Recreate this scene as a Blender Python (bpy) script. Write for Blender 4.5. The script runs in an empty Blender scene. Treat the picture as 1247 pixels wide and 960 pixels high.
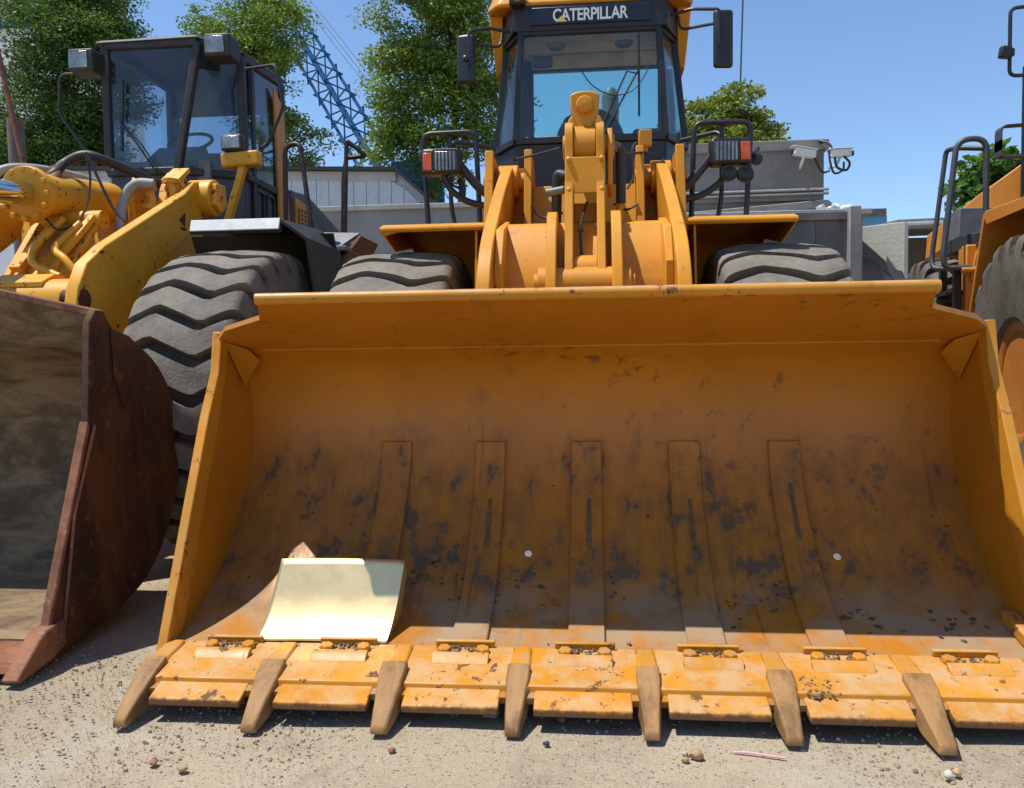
import bpy, bmesh, math, random
import numpy as np
from mathutils import Vector, Matrix

random.seed(7)
rng = np.random.default_rng(7)
SC = bpy.context.scene
COL = SC.collection
R = math.radians

# ------------------------------------------------------------------ camera
cam_data = bpy.data.cameras.new("camera")
cam = bpy.data.objects.new("camera", cam_data)
COL.objects.link(cam)
cam_data.sensor_width = 36.0
cam_data.lens = 36.0 * 1010.0 / 1247.0
cam_data.clip_start = 0.05
cam_data.clip_end = 3000
c_right = Vector((0.99539355, 0.09499007, -0.01298298))
c_up = Vector((0.00820704, 0.05049731, 0.99869048))
c_fwd = Vector((-0.09552129, 0.99419661, -0.04948511))
cam.matrix_world = Matrix((
    (c_right.x, c_up.x, -c_fwd.x, 0.0),
    (c_right.y, c_up.y, -c_fwd.y, 0.0),
    (c_right.z, c_up.z, -c_fwd.z, 1.18),
    (0, 0, 0, 1)))
SC.camera = cam

# ------------------------------------------------------------------ sky, sun, exposure
SUN_DIR = Vector((-0.345, -0.055, 0.93)).normalized()      # towards the sun
world = bpy.data.worlds.new("World")
SC.world = world
world.use_nodes = True
wn = world.node_tree.nodes
wl = world.node_tree.links
for n in list(wn):
    wn.remove(n)
w_out = wn.new("ShaderNodeOutputWorld")
w_bg = wn.new("ShaderNodeBackground")
w_sky = wn.new("ShaderNodeTexSky")
w_sky.sky_type = 'NISHITA'
w_sky.sun_disc = False
w_sky.sun_elevation = math.asin(SUN_DIR.z)
w_sky.sun_rotation = math.atan2(SUN_DIR.x, SUN_DIR.y)
w_sky.altitude = 0
w_sky.air_density = 1.0
w_sky.dust_density = 0.1
w_sky.ozone_density = 6.0
w_bg.inputs[1].default_value = 0.15
wl.new(w_sky.outputs[0], w_bg.inputs[0])
wl.new(w_bg.outputs[0], w_out.inputs[0])

sun_data = bpy.data.lights.new("sun", 'SUN')
sun_data.energy = 5.0
sun_data.angle = R(0.53)
sun_data.color = (1.0, 0.955, 0.88)
sun = bpy.data.objects.new("sun", sun_data)
COL.objects.link(sun)
sun.rotation_euler = SUN_DIR.to_track_quat('Z', 'Y').to_euler()
sun.location = SUN_DIR * 60

SC.view_settings.view_transform = 'Standard'
SC.view_settings.look = 'None'
SC.view_settings.exposure = 0.25
SC.view_settings.gamma = 1.0
SC.view_settings.use_curve_mapping = False
SC.cycles.max_bounces = 8
SC.cycles.transparent_max_bounces = 12
SC.cycles.caustics_reflective = False
SC.cycles.caustics_refractive = False


# ================================================================== helpers
class MB:
    """Collects shapes in world coordinates; build() links them as ONE mesh object."""

    def __init__(self):
        self.v = []
        self.f = []

    def add(self, verts, faces):
        o = len(self.v)
        self.v += [tuple(p) for p in verts]
        self.f += [tuple(i + o for i in f) for f in faces]
        return self

    def box(self, x0, x1, y0, y1, z0, z1):
        return self.add([(x0, y0, z0), (x1, y0, z0), (x1, y1, z0), (x0, y1, z0),
                         (x0, y0, z1), (x1, y0, z1), (x1, y1, z1), (x0, y1, z1)],
                        [(3, 2, 1, 0), (4, 5, 6, 7), (0, 1, 5, 4), (1, 2, 6, 5), (2, 3, 7, 6), (3, 0, 4, 7)])

    def obox(self, c, size, rx=0, ry=0, rz=0):
        m = Matrix.Rotation(R(rz), 3, 'Z') @ Matrix.Rotation(R(ry), 3, 'Y') @ Matrix.Rotation(R(rx), 3, 'X')
        hx, hy, hz = size[0] / 2, size[1] / 2, size[2] / 2
        c = Vector(c)
        vs = [c + m @ Vector(p) for p in [(-hx, -hy, -hz), (hx, -hy, -hz), (hx, hy, -hz), (-hx, hy, -hz),
                                          (-hx, -hy, hz), (hx, -hy, hz), (hx, hy, hz), (-hx, hy, hz)]]
        return self.add(vs, [(3, 2, 1, 0), (4, 5, 6, 7), (0, 1, 5, 4), (1, 2, 6, 5), (2, 3, 7, 6), (3, 0, 4, 7)])

    def bar(self, a, b, w, h, up=(0, 0, 1)):
        """square bar from a to b"""
        a, b = Vector(a), Vector(b)
        d = (b - a).normalized()
        s = d.cross(Vector(up))
        if s.length < 1e-4:
            s = d.cross(Vector((1, 0, 0)))
        s.normalize()
        u = s.cross(d)
        vs = []
        for p in (a, b):
            for i, j in ((-1, -1), (1, -1), (1, 1), (-1, 1)):
                vs.append(p + s * (i * w / 2) + u * (j * h / 2))
        return self.add(vs, [(3, 2, 1, 0), (4, 5, 6, 7), (0, 1, 5, 4), (1, 2, 6, 5), (2, 3, 7, 6), (3, 0, 4, 7)])

    def loft(self, a, b):
        """solid between two outlines of equal count"""
        n = len(a)
        vs = list(a) + list(b)
        fs = [tuple(range(n - 1, -1, -1)), tuple(range(n, 2 * n))]
        for i in range(n):
            j = (i + 1) % n
            fs.append((i, j, j + n, i + n))
        return self.add(vs, fs)

    def px(self, poly, x0, x1):
        return self.loft([(x0, y, z) for y, z in poly], [(x1, y, z) for y, z in poly])

    def py(self, poly, y0, y1):
        return self.loft([(x, y0, z) for x, z in poly], [(x, y1, z) for x, z in poly])

    def pz(self, poly, z0, z1):
        return self.loft([(x, y, z0) for x, y in poly], [(x, y, z1) for x, y in poly])

    def slab(self, pts, t):
        t = Vector(t)
        return self.loft([Vector(p) for p in pts], [Vector(p) + t for p in pts])

    def poly(self, pts):
        return self.add(pts, [tuple(range(len(pts)))])

    def tube(self, path, r, seg=10, closed=False, cap=True):
        pts = [Vector(p) for p in path]
        n = len(pts)
        rr = r if isinstance(r, (list, tuple)) else [r] * n
        tans = []
        for i in range(n):
            if closed:
                t = pts[(i + 1) % n] - pts[i - 1]
            else:
                t = pts[min(i + 1, n - 1)] - pts[max(i - 1, 0)]
            tans.append(t.normalized())
        ref = Vector((0, 0, 1)) if abs(tans[0].z) < 0.9 else Vector((1, 0, 0))
        u = tans[0].cross(ref).normalized()
        vs, fs = [], []
        for i in range(n):
            t = tans[i]
            u = (u - t * u.dot(t))
            if u.length < 1e-5:
                u = t.orthogonal()
            u.normalize()
            w = t.cross(u)
            for k in range(seg):
                a = 2 * math.pi * k / seg
                vs.append(pts[i] + (u * math.cos(a) + w * math.sin(a)) * rr[i])
        m = n if closed else n - 1
        for i in range(m):
            j = (i + 1) % n
            for k in range(seg):
                l = (k + 1) % seg
                fs.append((i * seg + k, i * seg + l, j * seg + l, j * seg + k))
        if cap and not closed:
            fs.append(tuple(range(seg - 1, -1, -1)))
            fs.append(tuple((n - 1) * seg + k for k in range(seg)))
        return self.add(vs, fs)

    def lathe(self, prof, c, axis=(1, 0, 0), seg=32):
        """prof = [(radius, offset along axis)], open ends are closed with a cap when radius > 0"""
        c = Vector(c)
        a = Vector(axis).normalized()
        u = a.orthogonal().normalized()
        w = a.cross(u)
        vs, fs = [], []
        for r, h in prof:
            for k in range(seg):
                t = 2 * math.pi * k / seg
                vs.append(c + a * h + (u * math.cos(t) + w * math.sin(t)) * r)
        for i in range(len(prof) - 1):
            for k in range(seg):
                l = (k + 1) % seg
                fs.append((i * seg + k, i * seg + l, (i + 1) * seg + l, (i + 1) * seg + k))
        fs.append(tuple(range(seg - 1, -1, -1)))
        fs.append(tuple((len(prof) - 1) * seg + k for k in range(seg)))
        return self.add(vs, fs)

    def cyl(self, a, b, r, seg=20):
        a, b = Vector(a), Vector(b)
        return self.lathe([(r, 0), (r, (b - a).length)], a, b - a, seg)

    def build(self, name, mat, parent=None, bevel=0.0, smooth=35, seg=2, recalc=True):
        off = BASE.get(parent, Vector((0, 0, 0))) if parent is not None else Vector((0, 0, 0))
        me = bpy.data.meshes.new(name)
        me.from_pydata([(p[0] - off.x, p[1] - off.y, p[2] - off.z) for p in self.v], [], self.f)
        if recalc:
            bm = bmesh.new()
            bm.from_mesh(me)
            bmesh.ops.recalc_face_normals(bm, faces=bm.faces)
            bm.to_mesh(me)
            bm.free()
        if smooth:
            me.polygons.foreach_set('use_smooth', [True] * len(me.polygons))
            me.set_sharp_from_angle(angle=R(smooth))
        me.materials.append(mat)
        return link(name, me, parent, off, bevel, seg)


BASE = {}          # object -> world position of the frame its children are written in


def link(name, me, parent=None, off=None, bevel=0.0, seg=2):
    o = bpy.data.objects.new(name, me)
    COL.objects.link(o)
    if parent is not None:
        o.parent = parent
        BASE[o] = BASE.get(parent, Vector((0, 0, 0)))
    if bevel:
        m = o.modifiers.new("bevel", 'BEVEL')
        m.width = bevel
        m.segments = seg
        m.limit_method = 'ANGLE'
        m.angle_limit = R(38)
        m.use_clamp_overlap = True
    return o


def tag(o, label=None, cat=None, group=None, kind=None):
    if label:
        o["label"] = label
    if cat:
        o["category"] = cat
    if group:
        o["group"] = group
    if kind:
        o["kind"] = kind
    return o


def empty(name, loc, parent=None):
    o = bpy.data.objects.new(name, None)
    COL.objects.link(o)
    o.empty_display_size = 0.2
    if parent is None:
        o.location = loc
        BASE[o] = Vector(loc)
    else:
        o.parent = parent
        BASE[o] = BASE[parent]
    return o


def place(me, name, loc, parent, rot=(0, 0, 0), bevel=0.0, scale=None):
    """a part whose mesh sits round its own origin, at a world position"""
    o = link(name, me, parent, None, bevel)
    b = BASE.get(parent, Vector((0, 0, 0)))
    o.location = Vector(loc) - b
    o.rotation_euler = rot
    if scale:
        o.scale = scale
    return o


def fillet(pts, r, n=5, closed=False):
    pts = [Vector(p) for p in pts]
    out = []
    N = len(pts)
    for i, p in enumerate(pts):
        if not closed and i in (0, N - 1):
            out.append(p)
            continue
        a = pts[i - 1] - p
        b = pts[(i + 1) % N] - p
        d = min(r, a.length * 0.48, b.length * 0.48)
        p0 = p + a.normalized() * d
        p2 = p + b.normalized() * d
        for k in range(n + 1):
            t = k / n
            out.append(p0 * (1 - t) ** 2 + p * 2 * t * (1 - t) + p2 * t * t)
    return out


def spline(pts, n=6):
    """Catmull-Rom through points of any dimension"""
    P = [np.array(p, float) for p in pts]
    P = [2 * P[0] - P[1]] + P + [2 * P[-1] - P[-2]]
    out = []
    for i in range(1, len(P) - 2):
        for k in range(n):
            t = k / n
            a, b, c, d = P[i - 1], P[i], P[i + 1], P[i + 2]
            out.append(0.5 * ((2 * b) + (c - a) * t + (2 * a - 5 * b + 4 * c - d) * t * t + (3 * b - a - 3 * c + d) * t ** 3))
    out.append(P[-2])
    return out


# ================================================================== materials
def mat_new(name):
    m = bpy.data.materials.new(name)
    m.use_nodes = True
    nt = m.node_tree
    for n in list(nt.nodes):
        nt.nodes.remove(n)
    out = nt.nodes.new("ShaderNodeOutputMaterial")
    bs = nt.nodes.new("ShaderNodeBsdfPrincipled")
    nt.links.new(bs.outputs[0], out.inputs[0])
    return m, nt, bs, out


class G:
    """short-hand for building node graphs"""

    def __init__(self, nt, coord='Object'):
        self.nt = nt
        tc = nt.nodes.new("ShaderNodeTexCoord")
        self.co = tc.outputs[coord]

    def scatter(self, k=9.0):
        """shift the texture space by a random amount per object, so that alike pieces wear differently"""
        oi = self.nt.nodes.new("ShaderNodeObjectInfo")
        mu = self.nt.nodes.new("ShaderNodeVectorMath"); mu.operation = 'MULTIPLY_ADD'
        cb = self.nt.nodes.new("ShaderNodeCombineXYZ")
        for i in range(3):
            self.L(oi.outputs['Random'], cb.inputs[i])
        mu.inputs[1].default_value = (k, -k * 1.7, k * 0.6)
        self.L(cb.outputs[0], mu.inputs[0])
        self.L(self.co, mu.inputs[2])
        self.raw = self.co
        self.co = mu.outputs[0]

    def L(self, a, b):
        self.nt.links.new(a, b)

    def mapping(self, scale=(1, 1, 1), loc=(0, 0, 0), rot=(0, 0, 0)):
        m = self.nt.nodes.new("ShaderNodeMapping")
        m.inputs['Scale'].default_value = scale
        m.inputs['Location'].default_value = loc
        m.inputs['Rotation'].default_value = rot
        self.L(self.co, m.inputs[0])
        return m.outputs[0]

    def noise(self, scale, detail=5, rough=0.6, co=None, dist=0.0):
        n = self.nt.nodes.new("ShaderNodeTexNoise")
        n.inputs['Scale'].default_value = scale
        n.inputs['Detail'].default_value = detail
        n.inputs['Roughness'].default_value = rough
        n.inputs['Distortion'].default_value = dist
        self.L(co if co is not None else self.co, n.inputs['Vector'])
        return n.outputs[0]

    def voronoi(self, scale, co=None, feature='F1', out=0):
        n = self.nt.nodes.new("ShaderNodeTexVoronoi")
        n.feature = feature
        n.inputs['Scale'].default_value = scale
        self.L(co if co is not None else self.co, n.inputs['Vector'])
        return n.outputs[out]

    def ramp(self, fac, stops):
        r = self.nt.nodes.new("ShaderNodeValToRGB")
        e = r.color_ramp.elements
        while len(e) < len(stops):
            e.new(0.5)
        for i, (p, c) in enumerate(stops):
            e[i].position = p
            e[i].color = (c, c, c, 1) if isinstance(c, (int, float)) else (*c, 1)
        self.L(fac, r.inputs[0])
        return r.outputs[0]

    def step(self, fac, a, b):
        m = self.nt.nodes.new("ShaderNodeMapRange")
        m.inputs['From Min'].default_value = a
        m.inputs['From Max'].default_value = b
        m.interpolation_type = 'SMOOTHSTEP'
        self.L(fac, m.inputs['Value'])
        return m.outputs[0]

    def mix(self, fac, a, b, blend='MIX'):
        m = self.nt.nodes.new("ShaderNodeMix")
        m.data_type = 'RGBA'
        m.blend_type = blend
        for k, val in ((0, fac), (6, a), (7, b)):
            sock = m.inputs[k]
            if isinstance(val, (int, float)):
                sock.default_value = val if k == 0 else (val, val, val, 1)
            elif isinstance(val, tuple):
                sock.default_value = (*val, 1)
            else:
                self.L(val, sock)
        return m.outputs[2]

    def math(self, op, a, b=None, clamp=False):
        m = self.nt.nodes.new("ShaderNodeMath")
        m.operation = op
        m.use_clamp = clamp
        for i, val in enumerate((a, b)):
            if val is None:
                continue
            if isinstance(val, (int, float)):
                m.inputs[i].default_value = val
            else:
                self.L(val, m.inputs[i])
        return m.outputs[0]

    def sep(self, v):
        s = self.nt.nodes.new("ShaderNodeSeparateXYZ")
        self.L(v, s.inputs[0])
        return s.outputs

    def normal(self):
        return self.nt.nodes.new("ShaderNodeNewGeometry").outputs['Normal']

    def attr(self, name):
        a = self.nt.nodes.new("ShaderNodeAttribute")
        a.attribute_name = name
        return a.outputs['Fac']

    def bump(self, h, bs, strength=0.3, dist=0.01):
        b = self.nt.nodes.new("ShaderNodeBump")
        b.inputs['Strength'].default_value = strength
        b.inputs['Distance'].default_value = dist
        self.L(h, b.inputs['Height'])
        self.L(b.outputs[0], bs.inputs['Normal'])


def paint(name, base, chip=0.70, rust=(0.09, 0.03, 0.012), rough=0.42, dust=0.25, dustcol=(0.36, 0.29, 0.2), fine=26.0, grime=0.35, lowwear=False, spec=0.32):
    """machine enamel: tonal drift, chipped rust spots, dust on what faces up, grime streaks"""
    m, nt, bs, out = mat_new(name)
    g = G(nt); g.scatter()
    drift = g.noise(1.7, 4, 0.6)
    col = g.mix(g.step(drift, 0.3, 0.7), tuple(c * 0.84 for c in base), tuple(min(1, c * 1.07) for c in base))
    blot = g.noise(6.5, 8, 0.72, dist=0.6)
    col = g.mix(g.math('MULTIPLY', g.step(blot, 0.55, 0.78), grime), col, tuple(c * 0.5 for c in (base[0], base[1] * 0.9, base[2] + 0.03)))
    nz = g.sep(g.normal())[2]
    up = g.math('MULTIPLY', g.step(nz, 0.2, 0.95), g.step(g.noise(7, 7, 0.72), 0.38, 0.66))
    col = g.mix(g.math('MULTIPLY', up, dust), col, dustcol)
    c1 = g.noise(fine, 6, 0.72, dist=0.4)
    c2 = g.noise(fine * 0.13, 3, 0.6)
    chips = g.step(g.math('ADD', c1, g.math('MULTIPLY', c2, 0.3)), chip + 0.15, chip + 0.165)
    if lowwear:                                 # the ground strips paint off what touches it
        zz = g.sep(g.raw)[2]
        worn = g.step(g.math('ADD', zz, g.math('MULTIPLY', g.math('SUBTRACT', g.noise(22, 6, 0.75), 0.5), 0.055)), 0.072, 0.056)
        chips = g.math('MAXIMUM', chips, worn)
    scr = g.noise(1.0, 3, 0.5, co=g.mapping((70, 6, 6), rot=(0.3, 0.2, 0.5)))
    scr = g.math('MULTIPLY', g.step(scr, 0.66, 0.72), g.step(g.noise(2.3, 2), 0.5, 0.7))
    col = g.mix(g.math('MULTIPLY', scr, 0.35), col, tuple(c * 0.45 for c in base))
    rcol = g.mix(g.noise(60, 3), rust, tuple(min(1, c * 2.4) for c in rust))
    col = g.mix(chips, col, rcol)
    g.L(col, bs.inputs['Base Color'])
    rg = g.mix(chips, g.mix(g.noise(12, 5), rough * 0.8, rough * 1.35), 0.85)
    g.L(rg, bs.inputs['Roughness'])
    h = g.math('SUBTRACT', g.noise(40, 3, 0.5), g.math('MULTIPLY', chips, 0.7))
    g.bump(h, bs, 0.12, 0.004)
    bs.inputs['Specular IOR Level'].default_value = spec
    return m


def plain(name, base, rough=0.6, metal=0.0, var=0.25, scale=14.0, bump=0.0, spec=0.5, bscale=60.0):
    m, nt, bs, out = mat_new(name)
    g = G(nt)
    n = g.noise(scale, 6, 0.65)
    col = g.mix(g.step(n, 0.25, 0.75), tuple(c * (1 - var) for c in base), tuple(min(1, c * (1 + var)) for c in base))
    g.L(col, bs.inputs['Base Color'])
    g.L(g.mix(g.noise(scale * 2, 4), max(0.03, rough * 0.85), min(1, rough * 1.15)), bs.inputs['Roughness'])
    bs.inputs['Metallic'].default_value = metal
    bs.inputs['Specular IOR Level'].default_value = spec
    if bump:
        g.bump(g.noise(bscale, 6, 0.7), bs, bump, 0.01)
    return m


def glass(name, tint, refl_rough=0.02, haze=0.0, hazecol=(0.25, 0.3, 0.35)):
    m = bpy.data.materials.new(name)
    m.use_nodes = True
    nt = m.node_tree
    for n in list(nt.nodes):
        nt.nodes.remove(n)
    out = nt.nodes.new("ShaderNodeOutputMaterial")
    tr = nt.nodes.new("ShaderNodeBsdfTransparent")
    tr.inputs[0].default_value = (*tint, 1)
    gl = nt.nodes.new("ShaderNodeBsdfGlossy")
    gl.inputs['Roughness'].default_value = refl_rough
    lw = nt.nodes.new("ShaderNodeLayerWeight")           # Schlick reflectance, the same from both faces of a thin pane
    lw.inputs[0].default_value = 0.5
    pw = nt.nodes.new("ShaderNodeMath"); pw.operation = 'POWER'; pw.inputs[1].default_value = 5.0
    nt.links.new(lw.outputs['Facing'], pw.inputs[0])
    ma = nt.nodes.new("ShaderNodeMath"); ma.operation = 'MULTIPLY_ADD'; ma.inputs[1].default_value = 0.95; ma.inputs[2].default_value = 0.043
    nt.links.new(pw.outputs[0], ma.inputs[0])
    mx = nt.nodes.new("ShaderNodeMixShader")
    nt.links.new(ma.outputs[0], mx.inputs[0])
    nt.links.new(tr.outputs[0], mx.inputs[1])
    nt.links.new(gl.outputs[0], mx.inputs[2])
    last = mx.outputs[0]
    if haze:                                   # dust film on the pane
        g = G(nt)
        df = nt.nodes.new("ShaderNodeBsdfDiffuse")
        df.inputs[0].default_value = (*hazecol, 1)
        m2 = nt.nodes.new("ShaderNodeMixShader")
        f = g.math('MULTIPLY', g.step(g.noise(3.2, 6, 0.7), 0.2, 0.8), haze)
        nt.links.new(f, m2.inputs[0])
        nt.links.new(last, m2.inputs[1])
        nt.links.new(df.outputs[0], m2.inputs[2])
        last = m2.outputs[0]
    nt.links.new(last, out.inputs[0])
    return m


YEL = (0.60, 0.258, 0.014)
M = {}
M['yellow'] = paint('yellow_enamel', YEL, chip=0.675, dust=0.14, grime=0.75)
M['yellow_old'] = paint('aged_yellow_enamel', (0.69, 0.33, 0.02), chip=0.612, dust=0.2, grime=0.5, rust=(0.07, 0.022, 0.01), fine=19)
M['yellow_worn'] = paint('worn_edge_enamel', (0.53, 0.222, 0.018), chip=0.625, dust=0.85, rust=(0.085, 0.04, 0.018), fine=15, grime=0.75, dustcol=(0.47, 0.325, 0.18), lowwear=True)
M['yellow_fit'] = paint('fitting_enamel', (0.53, 0.222, 0.018), chip=0.655, dust=0.6, rust=(0.085, 0.04, 0.018), fine=18, grime=0.7, dustcol=(0.38, 0.26, 0.14))
M['yellow_side'] = paint('bucket_side_enamel', (0.44, 0.165, 0.008), chip=0.675, dust=0.2, grime=0.55, fine=14)  # body yellow with a base darkened for shade in the bucket
M['orange'] = paint('orange_enamel', (0.62, 0.225, 0.026), chip=0.74, dust=0.3)
M['black'] = plain('black_enamel', (0.014, 0.014, 0.016), 0.42, var=0.3)
M['black_dusty'] = plain('dusty_black_metal', (0.03, 0.029, 0.028), 0.6, var=0.4)
M['grey_dark'] = plain('dark_grey_enamel', (0.055, 0.058, 0.064), 0.5, var=0.25)
M['grey_mid'] = plain('grey_enamel', (0.14, 0.145, 0.15), 0.5, var=0.25)
M['steel_brown'] = plain('worn_brown_rail', (0.06, 0.042, 0.034), 0.5, metal=0.4, var=0.5)
M['chrome'] = plain('chrome_rod', (0.75, 0.75, 0.74), 0.12, metal=1.0, var=0.05)
M['bare'] = plain('glossy_yellowed_sheet', (0.92, 0.68, 0.33), 0.40, metal=0.85, var=0.1, scale=6)
M['white_strip'] = plain('whitened_strip', (0.66, 0.66, 0.63), 0.55, var=0.15, bump=0.1)
M['hose'] = plain('hose_rubber', (0.022, 0.021, 0.022), 0.55, var=0.4)
M['hose_grey'] = plain('grey_conduit', (0.27, 0.27, 0.26), 0.6, var=0.2)
M['seat'] = plain('seat_vinyl', (0.018, 0.018, 0.022), 0.7)
M['liner'] = plain('cab_headliner', (0.72, 0.58, 0.4), 0.9, var=0.3, scale=4)
M['navy'] = plain('navy_grey_door', (0.035, 0.045, 0.07), 0.4, var=0.25, scale=4)
M['lens'] = plain('clear_lamp_lens', (0.34, 0.31, 0.27), 0.16, metal=0.75, var=0.4, scale=9, bump=0.25, bscale=25)
M['amber'] = plain('amber_lens', (0.75, 0.11, 0.012), 0.2, var=0.2)
M['decal'] = plain('dark_decal', (0.008, 0.01, 0.02), 0.35, var=0.1)
M['letter'] = plain('pale_lettering', (0.62, 0.7, 0.7), 0.5, var=0.03)
M['decal_yellow'] = plain('yellow_mark', (0.75, 0.5, 0.08), 0.5, var=0.05)
M['pale_spot'] = plain('pale_plug', (0.95, 0.86, 0.66), 0.6, var=0.05)
M['glass'] = glass('clear_glass', (0.90, 0.94, 0.95), haze=0.04)
M['glass_dusty'] = glass('dusty_glass', (0.80, 0.85, 0.88), haze=0.05, hazecol=(0.30, 0.33, 0.36))
M['glass_cyan'] = glass('cyan_tinted_glass', (0.74, 0.97, 0.93))
M['glass_dark'] = glass('dark_tinted_glass', (0.70, 0.76, 0.82), haze=0.03)
M['mirror_back'] = M['black']
M['mirror'] = plain('mirror_glass', (0.8, 0.8, 0.8), 0.03, metal=1.0, var=0.02)


def rubber(name, base, dusty):
    m, nt, bs, out = mat_new(name)
    g = G(nt)
    n = g.noise(5, 7, 0.7)
    n2 = g.noise(38, 5, 0.7)
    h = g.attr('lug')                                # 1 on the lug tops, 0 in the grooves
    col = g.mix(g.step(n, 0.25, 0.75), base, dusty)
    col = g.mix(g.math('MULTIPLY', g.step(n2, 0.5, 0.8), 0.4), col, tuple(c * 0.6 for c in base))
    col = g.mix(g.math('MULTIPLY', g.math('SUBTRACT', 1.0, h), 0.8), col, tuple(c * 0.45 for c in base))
    v = g.voronoi(3.2, co=g.mapping((1, 1, 1), loc=(3.1, 0.4, 0.2)))
    mud = g.math('MULTIPLY', g.step(g.noise(26, 6, 0.75), 0.58, 0.66), g.step(v, 0.3, 0.12))
    col = g.mix(mud, col, (0.3, 0.23, 0.13))
    g.L(col, bs.inputs['Base Color'])
    bs.inputs['Roughness'].default_value = 0.86
    bs.inputs['Specular IOR Level'].default_value = 0.25
    crack = g.voronoi(9, co=g.mapping((1, 2.6, 1)), feature='DISTANCE_TO_EDGE')
    hh = g.math('ADD', g.math('MULTIPLY', g.step(crack, 0.0, 0.02), 0.3), g.noise(55, 6, 0.75))
    g.bump(hh, bs, 0.55, 0.008)
    return m


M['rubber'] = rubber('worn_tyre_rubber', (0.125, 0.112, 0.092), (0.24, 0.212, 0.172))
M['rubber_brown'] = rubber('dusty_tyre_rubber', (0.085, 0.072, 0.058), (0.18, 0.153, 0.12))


def bucket_inside():
    """orange enamel with shade darkened into its base, rubbed and caked with dark soil in the bowl"""
    m, nt, bs, out = mat_new('bucket_bowl_enamel')
    g = G(nt)
    xyz = g.sep(g.co)
    z = xyz[2]
    base = g.mix(g.step(g.noise(1.4, 4), 0.3, 0.7), (0.42, 0.150, 0.006), (0.50, 0.185, 0.008))  # darker than the body enamel, painting in shade inside the bucket
    low = g.math('MULTIPLY', g.step(z, 1.02, 0.35), g.step(z, 0.12, 0.22))        # where the load rubs
    vstr = g.noise(1.0, 6, 0.72, co=g.mapping((13, 3.0, 1.6)))
    film = g.math('MULTIPLY', g.step(g.math('ADD', vstr, g.math('MULTIPLY', g.noise(3.2, 5), 0.5)), 0.62, 1.0), low)
    col = g.mix(g.math('MULTIPLY', g.step(z, 1.0, 0.42), 0.30), base, (0.25, 0.10, 0.012))
    col = g.mix(g.math('MULTIPLY', film, 0.58), col, (0.17, 0.08, 0.02))
    grey = g.math('MULTIPLY', g.step(g.noise(2.6, 6, 0.7, dist=0.8), 0.55, 0.7), g.step(z, 0.75, 0.3))
    grey = g.math('MULTIPLY', grey, g.step(z, 0.17, 0.26))
    col = g.mix(g.math('MULTIPLY', grey, 0.8), col, (0.11, 0.085, 0.06))
    p1 = g.noise(7.5, 10, 0.68, dist=0.15, co=g.mapping((1.35, 1.0, 0.7)))
    p2 = g.noise(0.9, 2, 0.5, co=g.mapping((1, 1, 1), loc=(2.3, 0.7, 0.1)))
    band = g.math('MULTIPLY', g.math('MULTIPLY', g.step(z, 0.95, 0.60), g.step(z, 0.20, 0.40)), 0.13)
    floorb = g.math('MULTIPLY', g.math('MULTIPLY', g.step(z, 0.40, 0.30), g.step(z, 0.165, 0.22)), 0.11)
    tot = g.math('ADD', g.math('ADD', p1, g.math('ADD', band, floorb)), g.math('MULTIPLY', p2, 0.30))
    patch = g.step(tot, 0.865, 0.945)
    halo = g.step(tot, 0.70, 0.90)
    col = g.mix(g.math('MULTIPLY', halo, 0.45), col, (0.16, 0.075, 0.02))
    col = g.mix(g.math('MULTIPLY', patch, 0.92), col, g.mix(g.noise(40, 3), (0.055, 0.036, 0.021), (0.15, 0.10, 0.058)))
    scr = g.noise(1.0, 4, 0.55, co=g.mapping((46, 2.2, 1.3)))
    scr = g.math('MULTIPLY', g.step(scr, 0.60, 0.66), g.math('MULTIPLY', g.step(z, 0.95, 0.7), g.step(g.noise(3.0, 3, co=g.mapping(loc=(5, 2, 1))), 0.45, 0.62)))
    col = g.mix(g.math('MULTIPLY', scr, 0.6), col, (0.09, 0.05, 0.02))
    scuff = g.step(g.math('ADD', g.noise(12, 9, 0.72, dist=0.4), g.math('MULTIPLY', g.noise(1.6, 3, co=g.mapping(loc=(7, 3, 2))), 0.42)), 0.80, 0.88)
    col = g.mix(g.math('MULTIPLY', scuff, 0.7), col, (0.13, 0.06, 0.022))
    spots = g.step(g.math('ADD', g.noise(24, 7, 0.75), g.math('MULTIPLY', g.noise(2.1, 3), 0.36)), 0.86, 0.90)
    col = g.mix(g.math('MULTIPLY', spots, 0.85), col, (0.055, 0.026, 0.012))
    dustf = g.math('MULTIPLY', g.step(g.math('ADD', g.noise(7, 6), g.math('MULTIPLY', g.noise(1.8, 2), 0.6)), 0.62, 0.95), g.step(z, 0.33, 0.15))
    col = g.mix(g.math('MULTIPLY', dustf, 0.85), col, (0.30, 0.225, 0.14))
    g.L(col, bs.inputs['Base Color'])
    g.L(g.mix(g.math('MAXIMUM', patch, film), 0.45, 0.9), bs.inputs['Roughness'])
    g.bump(g.math('ADD', g.math('MULTIPLY', patch, 0.6), g.noise(30, 5, 0.65)), bs, 0.25, 0.006)
    return m


M['bowl'] = bucket_inside()


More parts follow.
